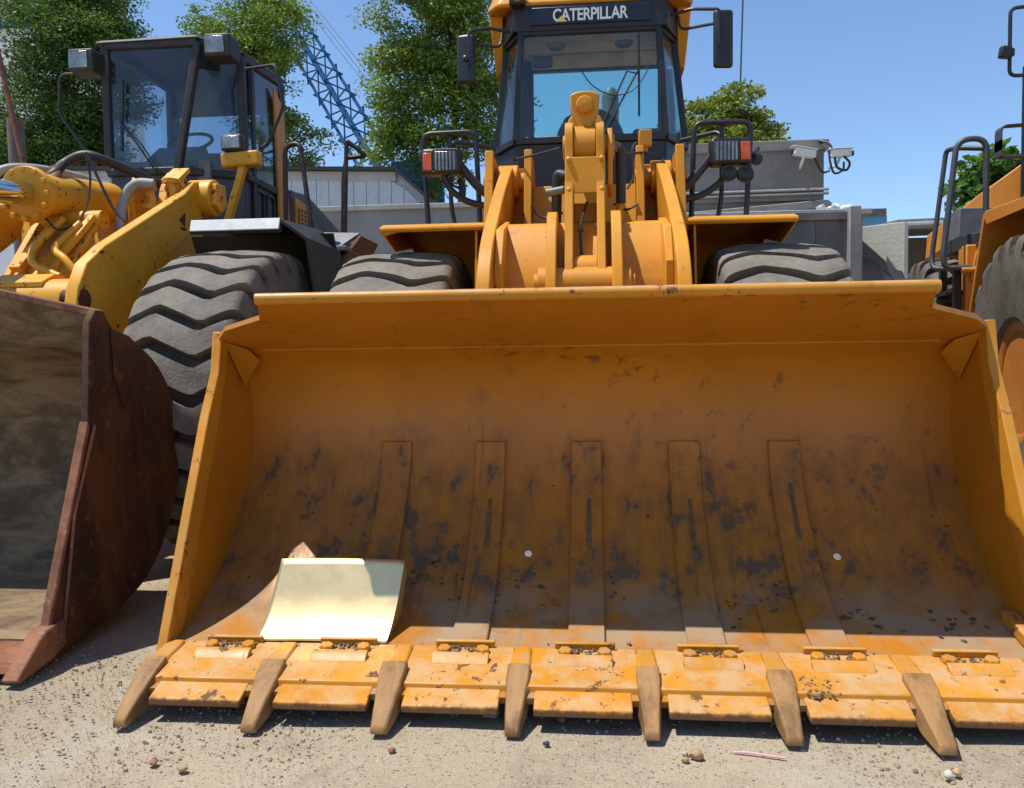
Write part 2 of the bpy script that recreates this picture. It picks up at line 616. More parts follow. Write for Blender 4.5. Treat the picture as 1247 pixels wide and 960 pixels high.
def rusty(name, a, b, c, streak=(3, 3, 3), rough=0.8):
    m, nt, bs, out = mat_new(name)
    g = G(nt); g.scatter()
    s = g.noise(2.4, 8, 0.72, co=g.mapping(streak, rot=(R(30), 0, 0)), dist=0.5)
    n2 = g.noise(17, 7, 0.75)
    col = g.mix(g.step(s, 0.36, 0.62), a, b)
    col = g.mix(g.step(n2, 0.56, 0.68), col, c)
    n3 = g.noise(55, 4, 0.7)
    col = g.mix(g.math('MULTIPLY', g.step(n3, 0.55, 0.8), 0.35), col, tuple(x * 0.4 for x in a))
    g.L(col, bs.inputs['Base Color'])
    bs.inputs['Roughness'].default_value = rough
    bs.inputs['Specular IOR Level'].default_value = 0.3
    g.bump(g.math('ADD', n2, g.math('MULTIPLY', n3, 0.5)), bs, 0.35, 0.008)
    return m


M['rust_in'] = rusty('earth_scoured_steel', (0.10, 0.066, 0.038), (0.26, 0.175, 0.095), (0.15, 0.095, 0.05), streak=(1.2, 2.5, 2.5))
M['rust_out'] = rusty('dark_rusted_steel', (0.03, 0.012, 0.006), (0.10, 0.036, 0.010), (0.19, 0.07, 0.016), streak=(1, 1.8, 0.7), rough=0.7)
M['rust_edge'] = rusty('rust_red_edge', (0.14, 0.055, 0.035), (0.26, 0.105, 0.05), (0.3, 0.2, 0.13), rough=0.7)
M['tooth'] = rusty('scoured_tooth_steel', (0.17, 0.09, 0.036), (0.35, 0.19, 0.07), (0.25, 0.165, 0.095), streak=(4, 1.5, 1.5), rough=0.62)
M['slot'] = plain('worn_slot', (0.13, 0.075, 0.03), 0.9, var=0.5, scale=30)
M['soil'] = plain('dried_soil', (0.19, 0.14, 0.09), 0.95, var=0.5, scale=40, bump=0.4, spec=0.15)
M['soil_dark'] = plain('dark_dried_soil', (0.115, 0.085, 0.058), 0.95, var=0.5, scale=40, bump=0.4, spec=0.15)


def ground_mat():
    m, nt, bs, out = mat_new('gritty_concrete_ground')
    g = G(nt)
    big = g.noise(0.55, 5, 0.6)
    mid = g.noise(3.1, 7, 0.7, dist=0.4)
    col = g.mix(g.step(big, 0.3, 0.7), (0.345, 0.28, 0.192), (0.43, 0.355, 0.252))
    col = g.mix(g.math('MULTIPLY', g.step(mid, 0.47, 0.68), 0.7), col, (0.265, 0.212, 0.146))
    # smooth cement skin left in a few worn patches
    cem = g.step(g.noise(1.35, 6, 0.62, co=g.mapping(loc=(0.35, 0.2, 0)), dist=0.5), 0.575, 0.63)
    col = g.mix(g.math('MULTIPLY', cem, 0.32), col, (0.43, 0.40, 0.34))
    stain = g.step(g.noise(0.9, 5, 0.6, co=g.mapping(loc=(4.2, 1.7, 0)), dist=0.8), 0.56, 0.70)
    col = g.mix(g.math('MULTIPLY', stain, 0.45), col, (0.17, 0.14, 0.105))
    grit = g.voronoi(92, out=1)
    gd = g.voronoi(92, out=0)
    gs = g.sep(grit)
    pick = g.math('MULTIPLY', g.step(gs[0], 0.70, 0.74), g.step(gd, 0.46, 0.38))
    pick = g.math('MULTIPLY', pick, g.math('SUBTRACT', 1.0, g.math('MULTIPLY', cem, 0.85)))
    gc = g.ramp(gs[1], [(0.0, (0.10, 0.095, 0.10)), (0.35, (0.19, 0.15, 0.11)), (0.7, (0.40, 0.34, 0.26)), (1.0, (0.5, 0.46, 0.38))])
    col = g.mix(g.math('MULTIPLY', pick, 0.85), col, gc)
    s2 = g.sep(g.voronoi(230, out=1)); d2 = g.voronoi(230, out=0)
    p2_ = g.math('MULTIPLY', g.step(s2[0], 0.55, 0.6), g.step(d2, 0.5, 0.4))
    c2_ = g.ramp(s2[1], [(0.0, (0.12, 0.11, 0.11)), (0.3, (0.2, 0.155, 0.11)), (0.75, (0.42, 0.35, 0.26)), (1.0, (0.52, 0.47, 0.38))])
    col = g.mix(g.math('MULTIPLY', p2_, 0.65), col, c2_)
    fine = g.noise(150, 4, 0.7)
    col = g.mix(g.math('MULTIPLY', g.step(fine, 0.52, 0.75), 0.4), col, (0.17, 0.14, 0.105))
    g.L(col, bs.inputs['Base Color'])
    bs.inputs['Roughness'].default_value = 0.93
    bs.inputs['Specular IOR Level'].default_value = 0.2
    h = g.math('ADD', g.math('MULTIPLY', pick, 0.9), g.math('ADD', fine, g.math('MULTIPLY', g.noise(22, 6, 0.7), 1.5)))
    g.bump(g.math('ADD', h, g.math('MULTIPLY', p2_, 0.5)), bs, 0.7, 0.007)
    return m


M['ground'] = ground_mat()


def concrete(name, base, dark, scale=1.2):
    m, nt, bs, out = mat_new(name)
    g = G(nt)
    n1 = g.noise(scale, 7, 0.68, dist=0.4)
    st = g.noise(1.6, 6, 0.7, co=g.mapping((2.2, 2.2, 0.35)))
    col = g.mix(g.step(n1, 0.3, 0.7), dark, base)
    col = g.mix(g.math('MULTIPLY', g.step(st, 0.5, 0.75), 0.55), col, tuple(c * 0.6 for c in dark))
    col = g.mix(g.math('MULTIPLY', g.noise(30, 4), 0.25), col, tuple(min(1, c * 1.3) for c in base))
    g.L(col, bs.inputs['Base Color'])
    bs.inputs['Roughness'].default_value = 0.92
    bs.inputs['Specular IOR Level'].default_value = 0.2
    g.bump(g.noise(16, 7, 0.72), bs, 0.4, 0.02)
    return m


M['concrete'] = concrete('grey_concrete', (0.33, 0.32, 0.30), (0.22, 0.215, 0.205))
M['concrete_dark'] = concrete('weathered_concrete', (0.27, 0.255, 0.23), (0.17, 0.16, 0.145))
M['coping'] = concrete('pale_coping', (0.46, 0.44, 0.4), (0.33, 0.32, 0.3))
M['plaster'] = concrete('cream_plaster', (0.52, 0.5, 0.42), (0.42, 0.41, 0.34))
M['shed_white'] = rusty('white_shed_sheet', (0.56, 0.57, 0.58), (0.63, 0.64, 0.65), (0.5, 0.5, 0.5), rough=0.55)
M['shed_rust'] = rusty('rust_stained_strip', (0.55, 0.55, 0.54), (0.50, 0.46, 0.42), (0.30, 0.14, 0.07), streak=(0.6, 1, 1))
M['crane_blue'] = plain('crane_blue', (0.008, 0.06, 0.14), 0.9, var=0.2, spec=0.1)
M['blue_wall'] = plain('pale_blue_wall', (0.12, 0.33, 0.48), 0.7, var=0.15, scale=1)
M['white_wall'] = plain('white_render', (0.66, 0.68, 0.7), 0.8, var=0.08, scale=1)
M['metal_gate'] = plain('weathered_grey_metal', (0.15, 0.145, 0.135), 0.6, var=0.35, scale=3, bump=0.15)
M['camera_white'] = plain('camera_housing', (0.72, 0.72, 0.7), 0.45, var=0.06)
M['bark'] = plain('bark', (0.055, 0.04, 0.028), 0.9, var=0.45, scale=20, bump=0.5)
M['wood_grey'] = plain('weathered_timber', (0.13, 0.115, 0.10), 0.85, var=0.3, scale=8, bump=0.3)


def leaf_mat(name, dark, light):
    m = bpy.data.materials.new(name)
    m.use_nodes = True
    nt = m.node_tree
    for n in list(nt.nodes):
        nt.nodes.remove(n)
    out = nt.nodes.new("ShaderNodeOutputMaterial")
    g = G(nt)
    t = g.attr('tint')
    col = g.mix(t, dark, light)
    bs = nt.nodes.new("ShaderNodeBsdfPrincipled")
    bs.inputs['Roughness'].default_value = 0.5
    bs.inputs['Specular IOR Level'].default_value = 0.35
    g.L(col, bs.inputs['Base Color'])
    tr = nt.nodes.new("ShaderNodeBsdfTranslucent")
    g.L(g.mix(1.0, col, (1.0, 1.0, 0.45), 'MULTIPLY'), tr.inputs[0])
    mx = nt.nodes.new("ShaderNodeMixShader")
    mx.inputs[0].default_value = 0.38
    nt.links.new(bs.outputs[0], mx.inputs[1])
    nt.links.new(tr.outputs[0], mx.inputs[2])
    nt.links.new(mx.outputs[0], out.inputs[0])
    return m


M['leaf_dark'] = leaf_mat('dark_green_leaves', (0.032, 0.08, 0.02), (0.15, 0.25, 0.045))
M['leaf_mid'] = leaf_mat('green_leaves', (0.07, 0.145, 0.026), (0.27, 0.37, 0.06))
M['leaf_yellow'] = leaf_mat('yellow_green_leaves', (0.11, 0.17, 0.03), (0.33, 0.37, 0.075))
M['leaf_bright'] = leaf_mat('bright_green_leaves', (0.035, 0.10, 0.025), (0.13, 0.25, 0.045))


# ================================================================== the setting
def ground_sheet():
    # one sheet to the horizon, finer near the camera so that the yard is slightly uneven
    xs = [-700, -150, -40, -12] + list(np.arange(-6, 6.01, 0.15)) + [12, 40, 150, 700]
    ys = [-700, -100, -15] + list(np.arange(0.6, 9.01, 0.15)) + [14, 30, 80, 250, 1500]
    vs, fs = [], []
    for y in ys:
        for x in xs:
            near = 1.0 if abs(x) < 6.1 and 0.5 < y < 9.1 else 0.0
            z = near * (0.006 * math.sin(x * 2.3 + 1.1 * y) + 0.005 * math.sin(3.7 * y - 1.3 * x) + 0.004 * math.sin(7.1 * x + 2.0 * y)) - 0.008
            vs.append((x, y, z))
    nx = len(xs)
    for j in range(len(ys) - 1):
        for i in range(nx - 1):
            fs.append((j * nx + i, j * nx + i + 1, (j + 1) * nx + i + 1, (j + 1) * nx + i))
    mb = MB()
    mb.add(vs, fs)
    o = mb.build('ground', M['ground'], smooth=80)
    tag(o, kind='structure')


ground_sheet()


# ================================================================== tyres and wheels
def tyre_mesh(name, Rad, W, rim_r, N, pattern, mat, depth=0.066):
    """axis along X, centred on the origin; lugs and grooves are real relief"""
    sw = [(-0.36, rim_r), (-0.445, rim_r + 0.05), (-0.50, (Rad + rim_r) * 0.5), (-0.505, Rad - 0.17), (-0.495, Rad - 0.10)]
    tread = [-0.485, -0.46] + [x for x in np.linspace(-0.42, 0.42, 15)] + [0.46, 0.485]
    prof, att = [], []
    for u, r in sw:
        prof.append((u * W, r)); att.append(0.0)
    att[-1] = 0.25
    for u in tread:
        e = abs(u)
        r = Rad - 0.02 * (e / 0.42) ** 2 - (0.03 if e > 0.47 else 0.008 if e > 0.44 else 0)
        a = 1.0
        if pattern == 'block' and e < 0.03:
            a = -1.0                                   # the centre channel
        prof.append((u * W, r)); att.append(a)
    for u, r in reversed(sw):
        prof.append((-u * W, r)); att.append(0.0)
    att[-5] = 0.25
    if pattern == 'wave':
        ku, kz = [-0.5, -0.22, 0.2, 0.5], [-0.05, 0.48, -0.1, 0.32]
        P = [(0.0, 0), (0.035, 1), (0.2, 1), (0.4, 1), (0.58, 1), (0.70, 1), (0.725, 0), (0.86, 0)]
    else:
        ku, kz = [-0.5, -0.03, 0.03, 0.5], [0.0, 0.35, 0.85, 0.5]
        P = [(0.0, 0), (0.05, 1), (0.2, 1), (0.4, 1), (0.55, 1), (0.60, 0), (0.8, 0)]
    vs, lug = [], []
    for k in range(N):
        jit = random.uniform(-0.03, 0.03)
        for p, h in P:
            for (x, r), a in zip(prof, att):
                z = float(np.interp(x / W, ku, kz))
                th = 2 * math.pi * (k + p + z + (jit if h else 0)) / N
                if a < 0:
                    rr, l = r - depth, 0.0
                else:
                    wob = 0.004 * math.sin(13 * x / W + 5 * k + 9 * p)
                    rr = r - depth * a * (1 - h) + wob * a * h
                    l = 1.0 if (h or a == 0) else 0.0
                vs.append((x, rr * math.sin(th), rr * math.cos(th)))
                lug.append(l)
    n = len(prof)
    rows = N * len(P)
    fs = []
    for i in range(rows):
        j = (i + 1) % rows
        for q in range(n - 1):
            fs.append((i * n + q, i * n + q + 1, j * n + q + 1, j * n + q))
    me = bpy.data.meshes.new(name)
    me.from_pydata(vs, [], fs)
    at = me.attributes.new('lug', 'FLOAT', 'POINT')
    at.data.foreach_set('value', lug)
    bm = bmesh.new(); bm.from_mesh(me)
    bmesh.ops.recalc_face_normals(bm, faces=bm.faces)
    bm.to_mesh(me); bm.free()
    me.polygons.foreach_set('use_smooth', [True] * len(me.polygons))
    me.set_sharp_from_angle(angle=R(33))
    me.materials.append(mat)
    return me


def rim_mesh(name, rim_r, W, mat):
    mb = MB()
    prof = [(rim_r + 0.03, -0.37 * W), (rim_r + 0.035, -0.40 * W), (rim_r - 0.0, -0.405 * W), (rim_r - 0.035, -0.38 * W),
            (rim_r - 0.045, -0.06 * W), (rim_r - 0.075, 0.08 * W), (0.20, 0.10 * W), (0.18, 0.0 * W), (0.15, -0.10 * W), (0.10, -0.12 * W),
            (0.13, 0.36 * W), (rim_r + 0.03, 0.37 * W)]
    mb.lathe(prof, (0, 0, 0), (1, 0, 0), 48)
    for k in range(16):
        a = 2 * math.pi * k / 16
        r = rim_r - 0.13
        mb.lathe([(0.016, 0), (0.016, 0.035)], (0.09 * W, r * math.sin(a), r * math.cos(a)), (-1, 0, 0), 6)
    me = mb.build(name + '_tmp', mat)
    d = me.data
    bpy.data.objects.remove(me)
    d.name = name
    return d


def add_wheel(root, loc, rim_me, tyre_me, rotz=0.0, roll=0.0, flip=False):
    w = place(rim_me, 'wheel', loc, root, rot=(roll, 0, rotz + (math.pi if flip else 0)))
    t = link('tyre', tyre_me, w)
    return w


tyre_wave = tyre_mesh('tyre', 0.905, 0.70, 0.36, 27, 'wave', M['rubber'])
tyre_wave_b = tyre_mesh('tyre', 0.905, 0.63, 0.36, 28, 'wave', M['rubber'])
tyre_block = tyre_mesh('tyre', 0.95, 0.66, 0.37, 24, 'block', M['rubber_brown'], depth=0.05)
rim_yellow = rim_mesh('wheel', 0.36, 0.70, M['yellow'])
rim_old = rim_mesh('wheel', 0.36, 0.70, M['yellow_old'])
M['orange_shaded'] = paint('shade_darkened_orange_enamel', (0.48, 0.17, 0.022), chip=0.66, dust=0.4, grime=0.8)  # orange darkened to paint the wheel dish's shade into the rim, grime over it
rim_orange = rim_mesh('wheel', 0.37, 0.66, M['orange_shaded'])

# ================================================================== the big yellow wheel loader in the middle
CX = -0.035
ld = empty('wheel_loader', (CX, 5.15, 0))
tag(ld, 'large yellow wheel loader in the middle, its wide toothed bucket facing us', 'wheel loader', 'wheel loaders parked side by side')

# ---------- bucket
BP = [(2.58, 0.082), (2.80, 0.128), (2.98, 0.168), (3.15, 0.232), (3.30, 0.33), (3.44, 0.46), (3.55, 0.60), (3.62, 0.75), (3.65, 0.90),
      (3.63, 1.03), (3.565, 1.14), (3.46, 1.208)]
BPs = spline(BP, 4)
BUCKET_IN = np.array(BPs)
seg_len = np.r_[0, np.cumsum(np.linalg.norm(np.diff(BUCKET_IN, axis=0), axis=1))]


def bowl(s):
    """point and inward normal on the bucket's inner sheet at arc length s"""
    y = np.interp(s, seg_len, BUCKET_IN[:, 0]); z = np.interp(s, seg_len, BUCKET_IN[:, 1])
    y2 = np.interp(s + 0.02, seg_len, BUCKET_IN[:, 0]); z2 = np.interp(s + 0.02, seg_len, BUCKET_IN[:, 1])
    y1 = np.interp(s - 0.02, seg_len, BUCKET_IN[:, 0]); z1 = np.interp(s - 0.02, seg_len, BUCKET_IN[:, 1])
    t = np.array([y2 - y1, z2 - z1]); t /= (np.linalg.norm(t) + 1e-9)
    return (y, z), (-t[1], t[0])


def offset_profile(P, d):
    P = np.array(P)
    out = []
    for i in range(len(P)):
        t = P[min(i + 1, len(P) - 1)] - P[max(i - 1, 0)]
        t /= np.linalg.norm(t)
        out.append((P[i][0] + t[1] * d, P[i][1] - t[0] * d))
    return out


XL, XR = CX - 1.53, CX + 1.565
outer = offset_profile(BPs, 0.022)
mb = MB()
mb.px([tuple(p) for p in BPs] + list(reversed(outer)), XL + 0.026, XR - 0.026)
bucket = mb.build('bucket', M['bowl'], ld)

# side plates with their thick leading cutter
back = offset_profile(BPs, 0.034)
for s, X in ((-1, XL), (1, XR)):
    outline = [(2.80, 0.095), (3.195, 0.93), (3.302, 1.111), (3.335, 1.277), (3.47, 1.215)] + [tuple(p) for p in reversed(back[4:])]
    m = MB(); m.px(outline, X, X - s * 0.026)
    m.build('side_plate', M['yellow_side'], bucket)
    cut = [(2.785, 0.088), (3.19, 0.935), (3.297, 1.115), (3.332, 1.285), (3.40, 1.255), (3.365, 1.10), (3.28, 0.90), (2.93, 0.15), (2.86, 0.13)]
    m = MB(); m.px(cut, X + s * 0.006, X - s * 0.034)
    m.build('side_cutter', M['yellow_worn'], bucket, bevel=0.005)
    # corner gusset under the spill guard
    xi = X - s * 0.027
    g0 = [(xi, 3.37, 1.243), (xi - s * 0.075, 3.43, 1.214), (xi - s * 0.10, 3.50, 1.165), (xi - s * 0.006, 3.55, 1.05)]
    m = MB(); m.slab(g0, (-s * 0.004, -0.008, -0.006))
    m.build('gusset', M['yellow_side'], bucket, bevel=0.004)
    # wear block at the foot of the side plate
    if s < 0:
        continue
    m = MB(); m.slab([(xi, 2.83, 0.137), (xi - s * 0.05, 2.83, 0.137), (xi - s * 0.05, 3.08, 0.195), (xi, 3.08, 0.195)], (0, 0, 0.045))
    m.build('wear_block', M['yellow_worn'], bucket, bevel=0.006)

# spill guard: hexagonal sheet leaning forward, with a rounded lip
def sg(x, y):
    return (x, y, 1.208 + (3.46 - y) * (1.384 - 1.208) / (3.46 - 2.93))


pts = [sg(XL + 0.027, 3.455), sg(XR - 0.027, 3.455), sg(XR - 0.02, 3.33), sg(CX + 1.46, 3.235), sg(CX + 1.255, 3.12), sg(CX + 1.20, 2.935), sg(CX - 1.175, 2.935), sg(CX - 1.245, 3.12), sg(CX - 1.44, 3.235), sg(XL + 0.02, 3.33)]
m = MB(); m.slab(pts, (0, 0.009, 0.02))
m.build('spill_guard', M['bowl'], bucket)
m = MB(); m.tube([(CX - 1.18, 2.935, 1.387), (CX + 1.205, 2.935, 1.387)], 0.022, 14)
m.build('lip', M['yellow_worn'], bucket, smooth=50)
m = MB(); m.tube([(XL + 0.15, 3.447, 1.209), (XR - 0.15, 3.447, 1.209)], 0.007, 6)
m.build('weld_seam', M['bowl'], bucket)

# five wear strips running up the bowl
S0 = float(np.interp(2.86, BUCKET_IN[:28, 0], seg_len[:28]))
S1 = float(seg_len[np.argmin(np.abs(BUCKET_IN[:, 1] - 0.79) + (BUCKET_IN[:, 0] < 3.3) * 9)])
for k in range(5):
    x0 = CX + (k - 2) * 0.42 + 0.01
    ss = np.linspace(S0, S1, 26)
    top, bot = [], []
    for s in ss:
        (y, z), (ny, nz) = bowl(s)
        bot.append((y - ny * 0.004, z - nz * 0.004)); top.append((y + ny * 0.016, z + nz * 0.016))
    m = MB(); m.px(top + bot[::-1], x0 - 0.066, x0 + 0.066)
    m.build('wear_strip', M['bowl'], bucket, bevel=0.004, seg=1)
    # the weld slot cut in each strip
    if k:
        slot = np.linspace(S1 * 0.62, S1 * 0.80, 8) if k != 4 else np.linspace(S1 * 0.66, S1 * 0.86, 8)
        top, bot = [], []
        for s in slot:
            (y, z), (ny, nz) = bowl(s)
            bot.append((y + ny * 0.010, z + nz * 0.010)); top.append((y + ny * 0.019, z + nz * 0.019))
        m = MB(); m.px(top + bot[::-1], x0 + 0.002, x0 + 0.018)
        m.build('slot_weld', M['slot'], bucket)

# pale plugs stuck on the bowl
for (x, z) in ((-0.262, 0.375), (0.957, 0.36)):
    i = int(np.argmin(np.abs(BUCKET_IN[:34, 1] - z)))
    (y, zz), (ny, nz) = bowl(seg_len[i])
    m = MB(); m.lathe([(0.013, -0.004), (0.016, 0.001), (0.011, 0.006)], (x, y + ny * 0.003, zz + nz * 0.003), (0.15, ny, nz), 12)
    m.build('plug', M['pale_spot'], bucket)

# cutting edge: seven stretches between eight teeth
def zf(y):
    return 0.168 + 0.205 * (y - 2.98)


TX = [CX - 1.4735 + 0.421 * k for k in range(8)]
hexm = MB(); hexm.lathe([(0.0, 0.0), (0.024, 0.0), (0.025, 0.004), (0.025, 0.016), (0.021, 0.022), (0.0, 0.022)], (0, 0, 0), (0, 0, 1), 6)
t_ = hexm.build('bolt', M['yellow_fit'], smooth=0); bolt_me = t_.data; bpy.data.objects.remove(t_)
tilt = math.atan(0.205)
for k in range(7):
    a, b = TX[k] + 0.052, TX[k + 1] - 0.050
    m = MB(); m.px([(2.86, zf(2.86) + 0.003), (2.72, zf(2.72) + 0.018), (2.615, zf(2.615) + 0.015), (2.61, zf(2.61) - 0.008), (2.86, zf(2.86) - 0.012)], a - 0.02, b + 0.02)
    m.build('edge_plate', M['yellow_worn'], bucket, bevel=0.004)
    j = random.uniform(-0.004, 0.004)
    m = MB(); m.px([(2.655, zf(2.655) - 0.010), (2.625, 0.098), (2.535 + j, 0.068), (2.532 + j, 0.044), (2.66, 0.060)], a + 0.004, b - 0.006)
    m.build('cutting_edge', M['yellow_worn'], bucket, bevel=0.004)
    c = (a + b) / 2 + 0.004
    w = 0.098
    gb = [(2.765, zf(2.765) + 0.012), (2.765, zf(2.765) + 0.036), (2.745, zf(2.745) + 0.034), (2.72, zf(2.72) + 0.017), (2.73, zf(2.73) + 0.008)]
    m = MB(); m.px(gb, c - w + j, c + w + j)
    m.build('bolt_guard', M['yellow_worn'], bucket, bevel=0.003)
    m = MB(); m.obox((c, 2.855, zf(2.855) + 0.014), (2 * w + 0.012, 0.016, 0.026), rx=math.degrees(tilt))
    m.build('bolt_guard', M['yellow_worn'], bucket, bevel=0.003)
    for dx in (-0.068, 0.066):
        place(bolt_me, 'bolt', (c + dx, 2.81, zf(2.81) + 0.007), bucket, rot=(tilt, 0, random.uniform(0, 1)), bevel=0.002)

# teeth: painted adapter, scoured tip
ad = MB()
sec = [(0.05, 0.022, 0.002, 0.030), (0.0, 0.018, 0.0, 0.036), (-0.13, 0.004, -0.068, 0.043), (-0.20, -0.026, -0.08, 0.040)]


def loft_y(mb, sections):
    n = len(sections)
    vs, fs = [], []
    for (y, zt, zb, w) in sections:
        vs += [(-w, y, zb), (w, y, zb), (w * 0.86, y, zt), (-w * 0.86, y, zt)]
    for i in range(n - 1):
        for k in range(4):
            l = (k + 1) % 4
            fs.append((i * 4 + k, i * 4 + l, (i + 1) * 4 + l, (i + 1) * 4 + k))
    fs.append((3, 2, 1, 0)); fs.append(tuple((n - 1) * 4 + k for k in range(4)))
    mb.add(vs, fs)


loft_y(ad, sec)
t_ = ad.build('tooth', M['yellow_fit']); adapter_me = t_.data; bpy.data.objects.remove(t_)
tip_variants = []
for q in range(3):
    tp = MB()
    e = random.uniform(-0.008, 0.008)
    loft_y(tp, [(-0.105, 0.020, -0.075, 0.048), (-0.17, -0.003, -0.095, 0.047), (-0.26, -0.052, -0.118, 0.038 + e * 0.4), (-0.338 + e, -0.098, -0.129, 0.029 + e * 0.4), (-0.345 + e, -0.112, -0.13, 0.026)])
    t_ = tp.build('tip', M['tooth']); tip_variants.append(t_.data); bpy.data.objects.remove(t_)
for k in range(8):
    a = place(adapter_me, 'tooth', (TX[k], 2.80, 0.131), bucket, bevel=0.007)
    place(tip_variants[k % 3], 'tooth_tip', (TX[k], 2.80, 0.131), bucket, rot=(random.uniform(-0.025, 0.025), 0, random.uniform(-0.018, 0.018)), bevel=random.uniform(0.004, 0.007), scale=(random.uniform(0.9, 1.07), random.uniform(0.96, 1.03), random.uniform(0.95, 1.04)))


# dried soil lumps: on the floor, between the bolts, on the left tooth
def lumps(mb, pts, smin, smax, flat=0.6):
    for p in pts:
        r = random.uniform(smin, smax)
        q = [Vector((random.gauss(0, 1), random.gauss(0, 1), random.gauss(0, 1))) for _ in range(9)]
        bm = bmesh.new()
        for v in q:
            v.normalize()
            v *= r * random.uniform(0.65, 1.1)
            bm.verts.new((v.x + p[0], v.y + p[1], v.z * flat + p[2]))
        bmesh.ops.convex_hull(bm, input=bm.verts)
        bm.verts.ensure_lookup_table()
        used = [v for v in bm.verts if v.link_faces]
        idx = {v: i for i, v in enumerate(used)}
        mb.add([v.co[:] for v in used], [[idx[v] for v in f.verts] for f in bm.faces])
        bm.free()


m = MB(); pts = []
for _ in range(90):
    x = random.uniform(XL + 0.1, XR - 0.1)
    s = random.choice([random.uniform(0.42, 0.75), random.uniform(0.7, 1.15)])
    (y, z), nn = bowl(s)
    pts.append((x, y + nn[0] * 0.002, z + nn[1] * 0.002))
lumps(m, pts, 0.003, 0.012, 0.5)
pts = []
for cx_, cs_ in ((-1.15, 0.72), (-0.66, 0.70), (-0.5, 0.62), (-0.25, 0.66), (0.02, 0.60), (0.5, 0.55), (0.62, 0.60), (0.95, 0.5), (1.25, 0.48)):
    for _ in range(16):
        (y, z), nn = bowl(cs_ + random.gauss(0, 0.04))
        pts.append((cx_ + random.gauss(0, 0.06), y + nn[0] * 0.002, z + nn[1] * 0.002))
lumps(m, pts, 0.004, 0.017, 0.45)
tag(m.build('soil_crumbs', M['soil_dark'], bucket, smooth=0), kind='stuff')
m = MB(); pts = []
for k in range(7):
    c = (TX[k] + TX[k + 1]) / 2 + 0.004
    for _ in range(110):
        y = random.uniform(2.782, 2.845)
        pts.append((c + random.uniform(-0.085, 0.085), y, zf(y) + random.uniform(0.004, 0.014)))
    for _ in range(14):
        y = random.uniform(2.64, 2.9)
        pts.append((c + random.uniform(-0.16, 0.16), y, zf(y) + (0.014 if y < 2.75 else 0.004)))
for _ in range(70):                                     # clods caught on the fifth stretch
    y = random.uniform(2.60, 2.70)
    pts.append((TX[5] + 0.09 + random.gauss(0, 0.035), y, zf(y) + 0.015))
for _ in range(26):                                     # and on the leftmost tooth
    y = random.uniform(2.60, 2.68)
    pts.append((TX[0] + random.gauss(0, 0.018), y, 0.131 + 0.019 - (2.695 - y) * 0.45))
lumps(m, pts, 0.003, 0.011, 0.7)
tag(m.build('soil_crumbs', M['soil'], bucket, smooth=0), kind='stuff')

# ---------- lift arms
arm_top = spline([(5.17, 2.335), (4.95, 2.265), (4.58, 2.085), (4.23, 1.885), (3.92, 1.685), (3.77, 1.47), (3.74, 1.2), (3.74, 0.75)], 5)
arm_bot = spline([(3.86, 0.55), (3.98, 0.95), (4.10, 1.22), (4.35, 1.45), (4.65, 1.66), (4.95, 1.95), (5.17, 2.10)], 5)
poly = [tuple(p) for p in arm_top] + [(3.74, 0.5)] + [tuple(p) for p in arm_bot]
for s in (-1, 1):
    x = CX + s * 0.455
    m = MB(); m.px(poly, x - 0.032, x + 0.032)
    arm = m.build('lift_arm', M['yellow'], ld, bevel=0.006)
    m = MB(); m.cyl((x - 0.075, 3.82, 0.62), (x + 0.075, 3.82, 0.62), 0.11)
    m.cyl((x - 0.06, 5.08, 2.215), (x + 0.06, 5.08, 2.215), 0.10)
    m.build('pivot_boss', M['yellow'], arm, bevel=0.006)
    # inner stiffener lug the cross member is welded to
    m = MB(); m.px([(4.32, 1.86), (4.05, 1.78), (3.93, 1.60), (3.95, 1.2), (4.3, 1.2), (4.5, 1.6)], x - s * 0.033, x - s * 0.075)
    m.build('stiffener', M['yellow'], arm, bevel=0.006)

# cross member between the arms
cmx = 0.42
m = MB(); m.px(
               [(4.40, 1.845), (4.23, 1.832), (4.195, 1.812), (4.065, 1.54), (4.052, 1.48), (4.065, 1.22), (4.28, 1.12), (4.54, 1.45)], CX - cmx, CX + cmx)
m.build('cross_member', M['yellow'], ld, bevel=0.012, seg=3)
# bellcrank ears on the cross member
for x0, x1 in ((-0.175, -0.125), (0.135, 0.185)):
    ear = spline([(4.36, 1.55), (4.26, 1.83), (4.13, 1.87), (4.00, 1.76), (3.89, 1.56), (3.86, 1.40), (3.93, 1.25)], 5)
    m = MB(); m.px([tuple(p) for p in ear], CX + x0, CX + x1)
    m.build('lever_ear', M['yellow'], ld, bevel=0.006)
m = MB(); m.cyl((CX - 0.215, 4.0, 1.50), (CX + 0.225, 4.0, 1.50), 0.085, 28)
m.cyl((CX - 0.235, 4.0, 1.50), (CX + 0.245, 4.0, 1.50), 0.055, 24)
m.build('lever_pin', M['yellow'], ld, bevel=0.005)

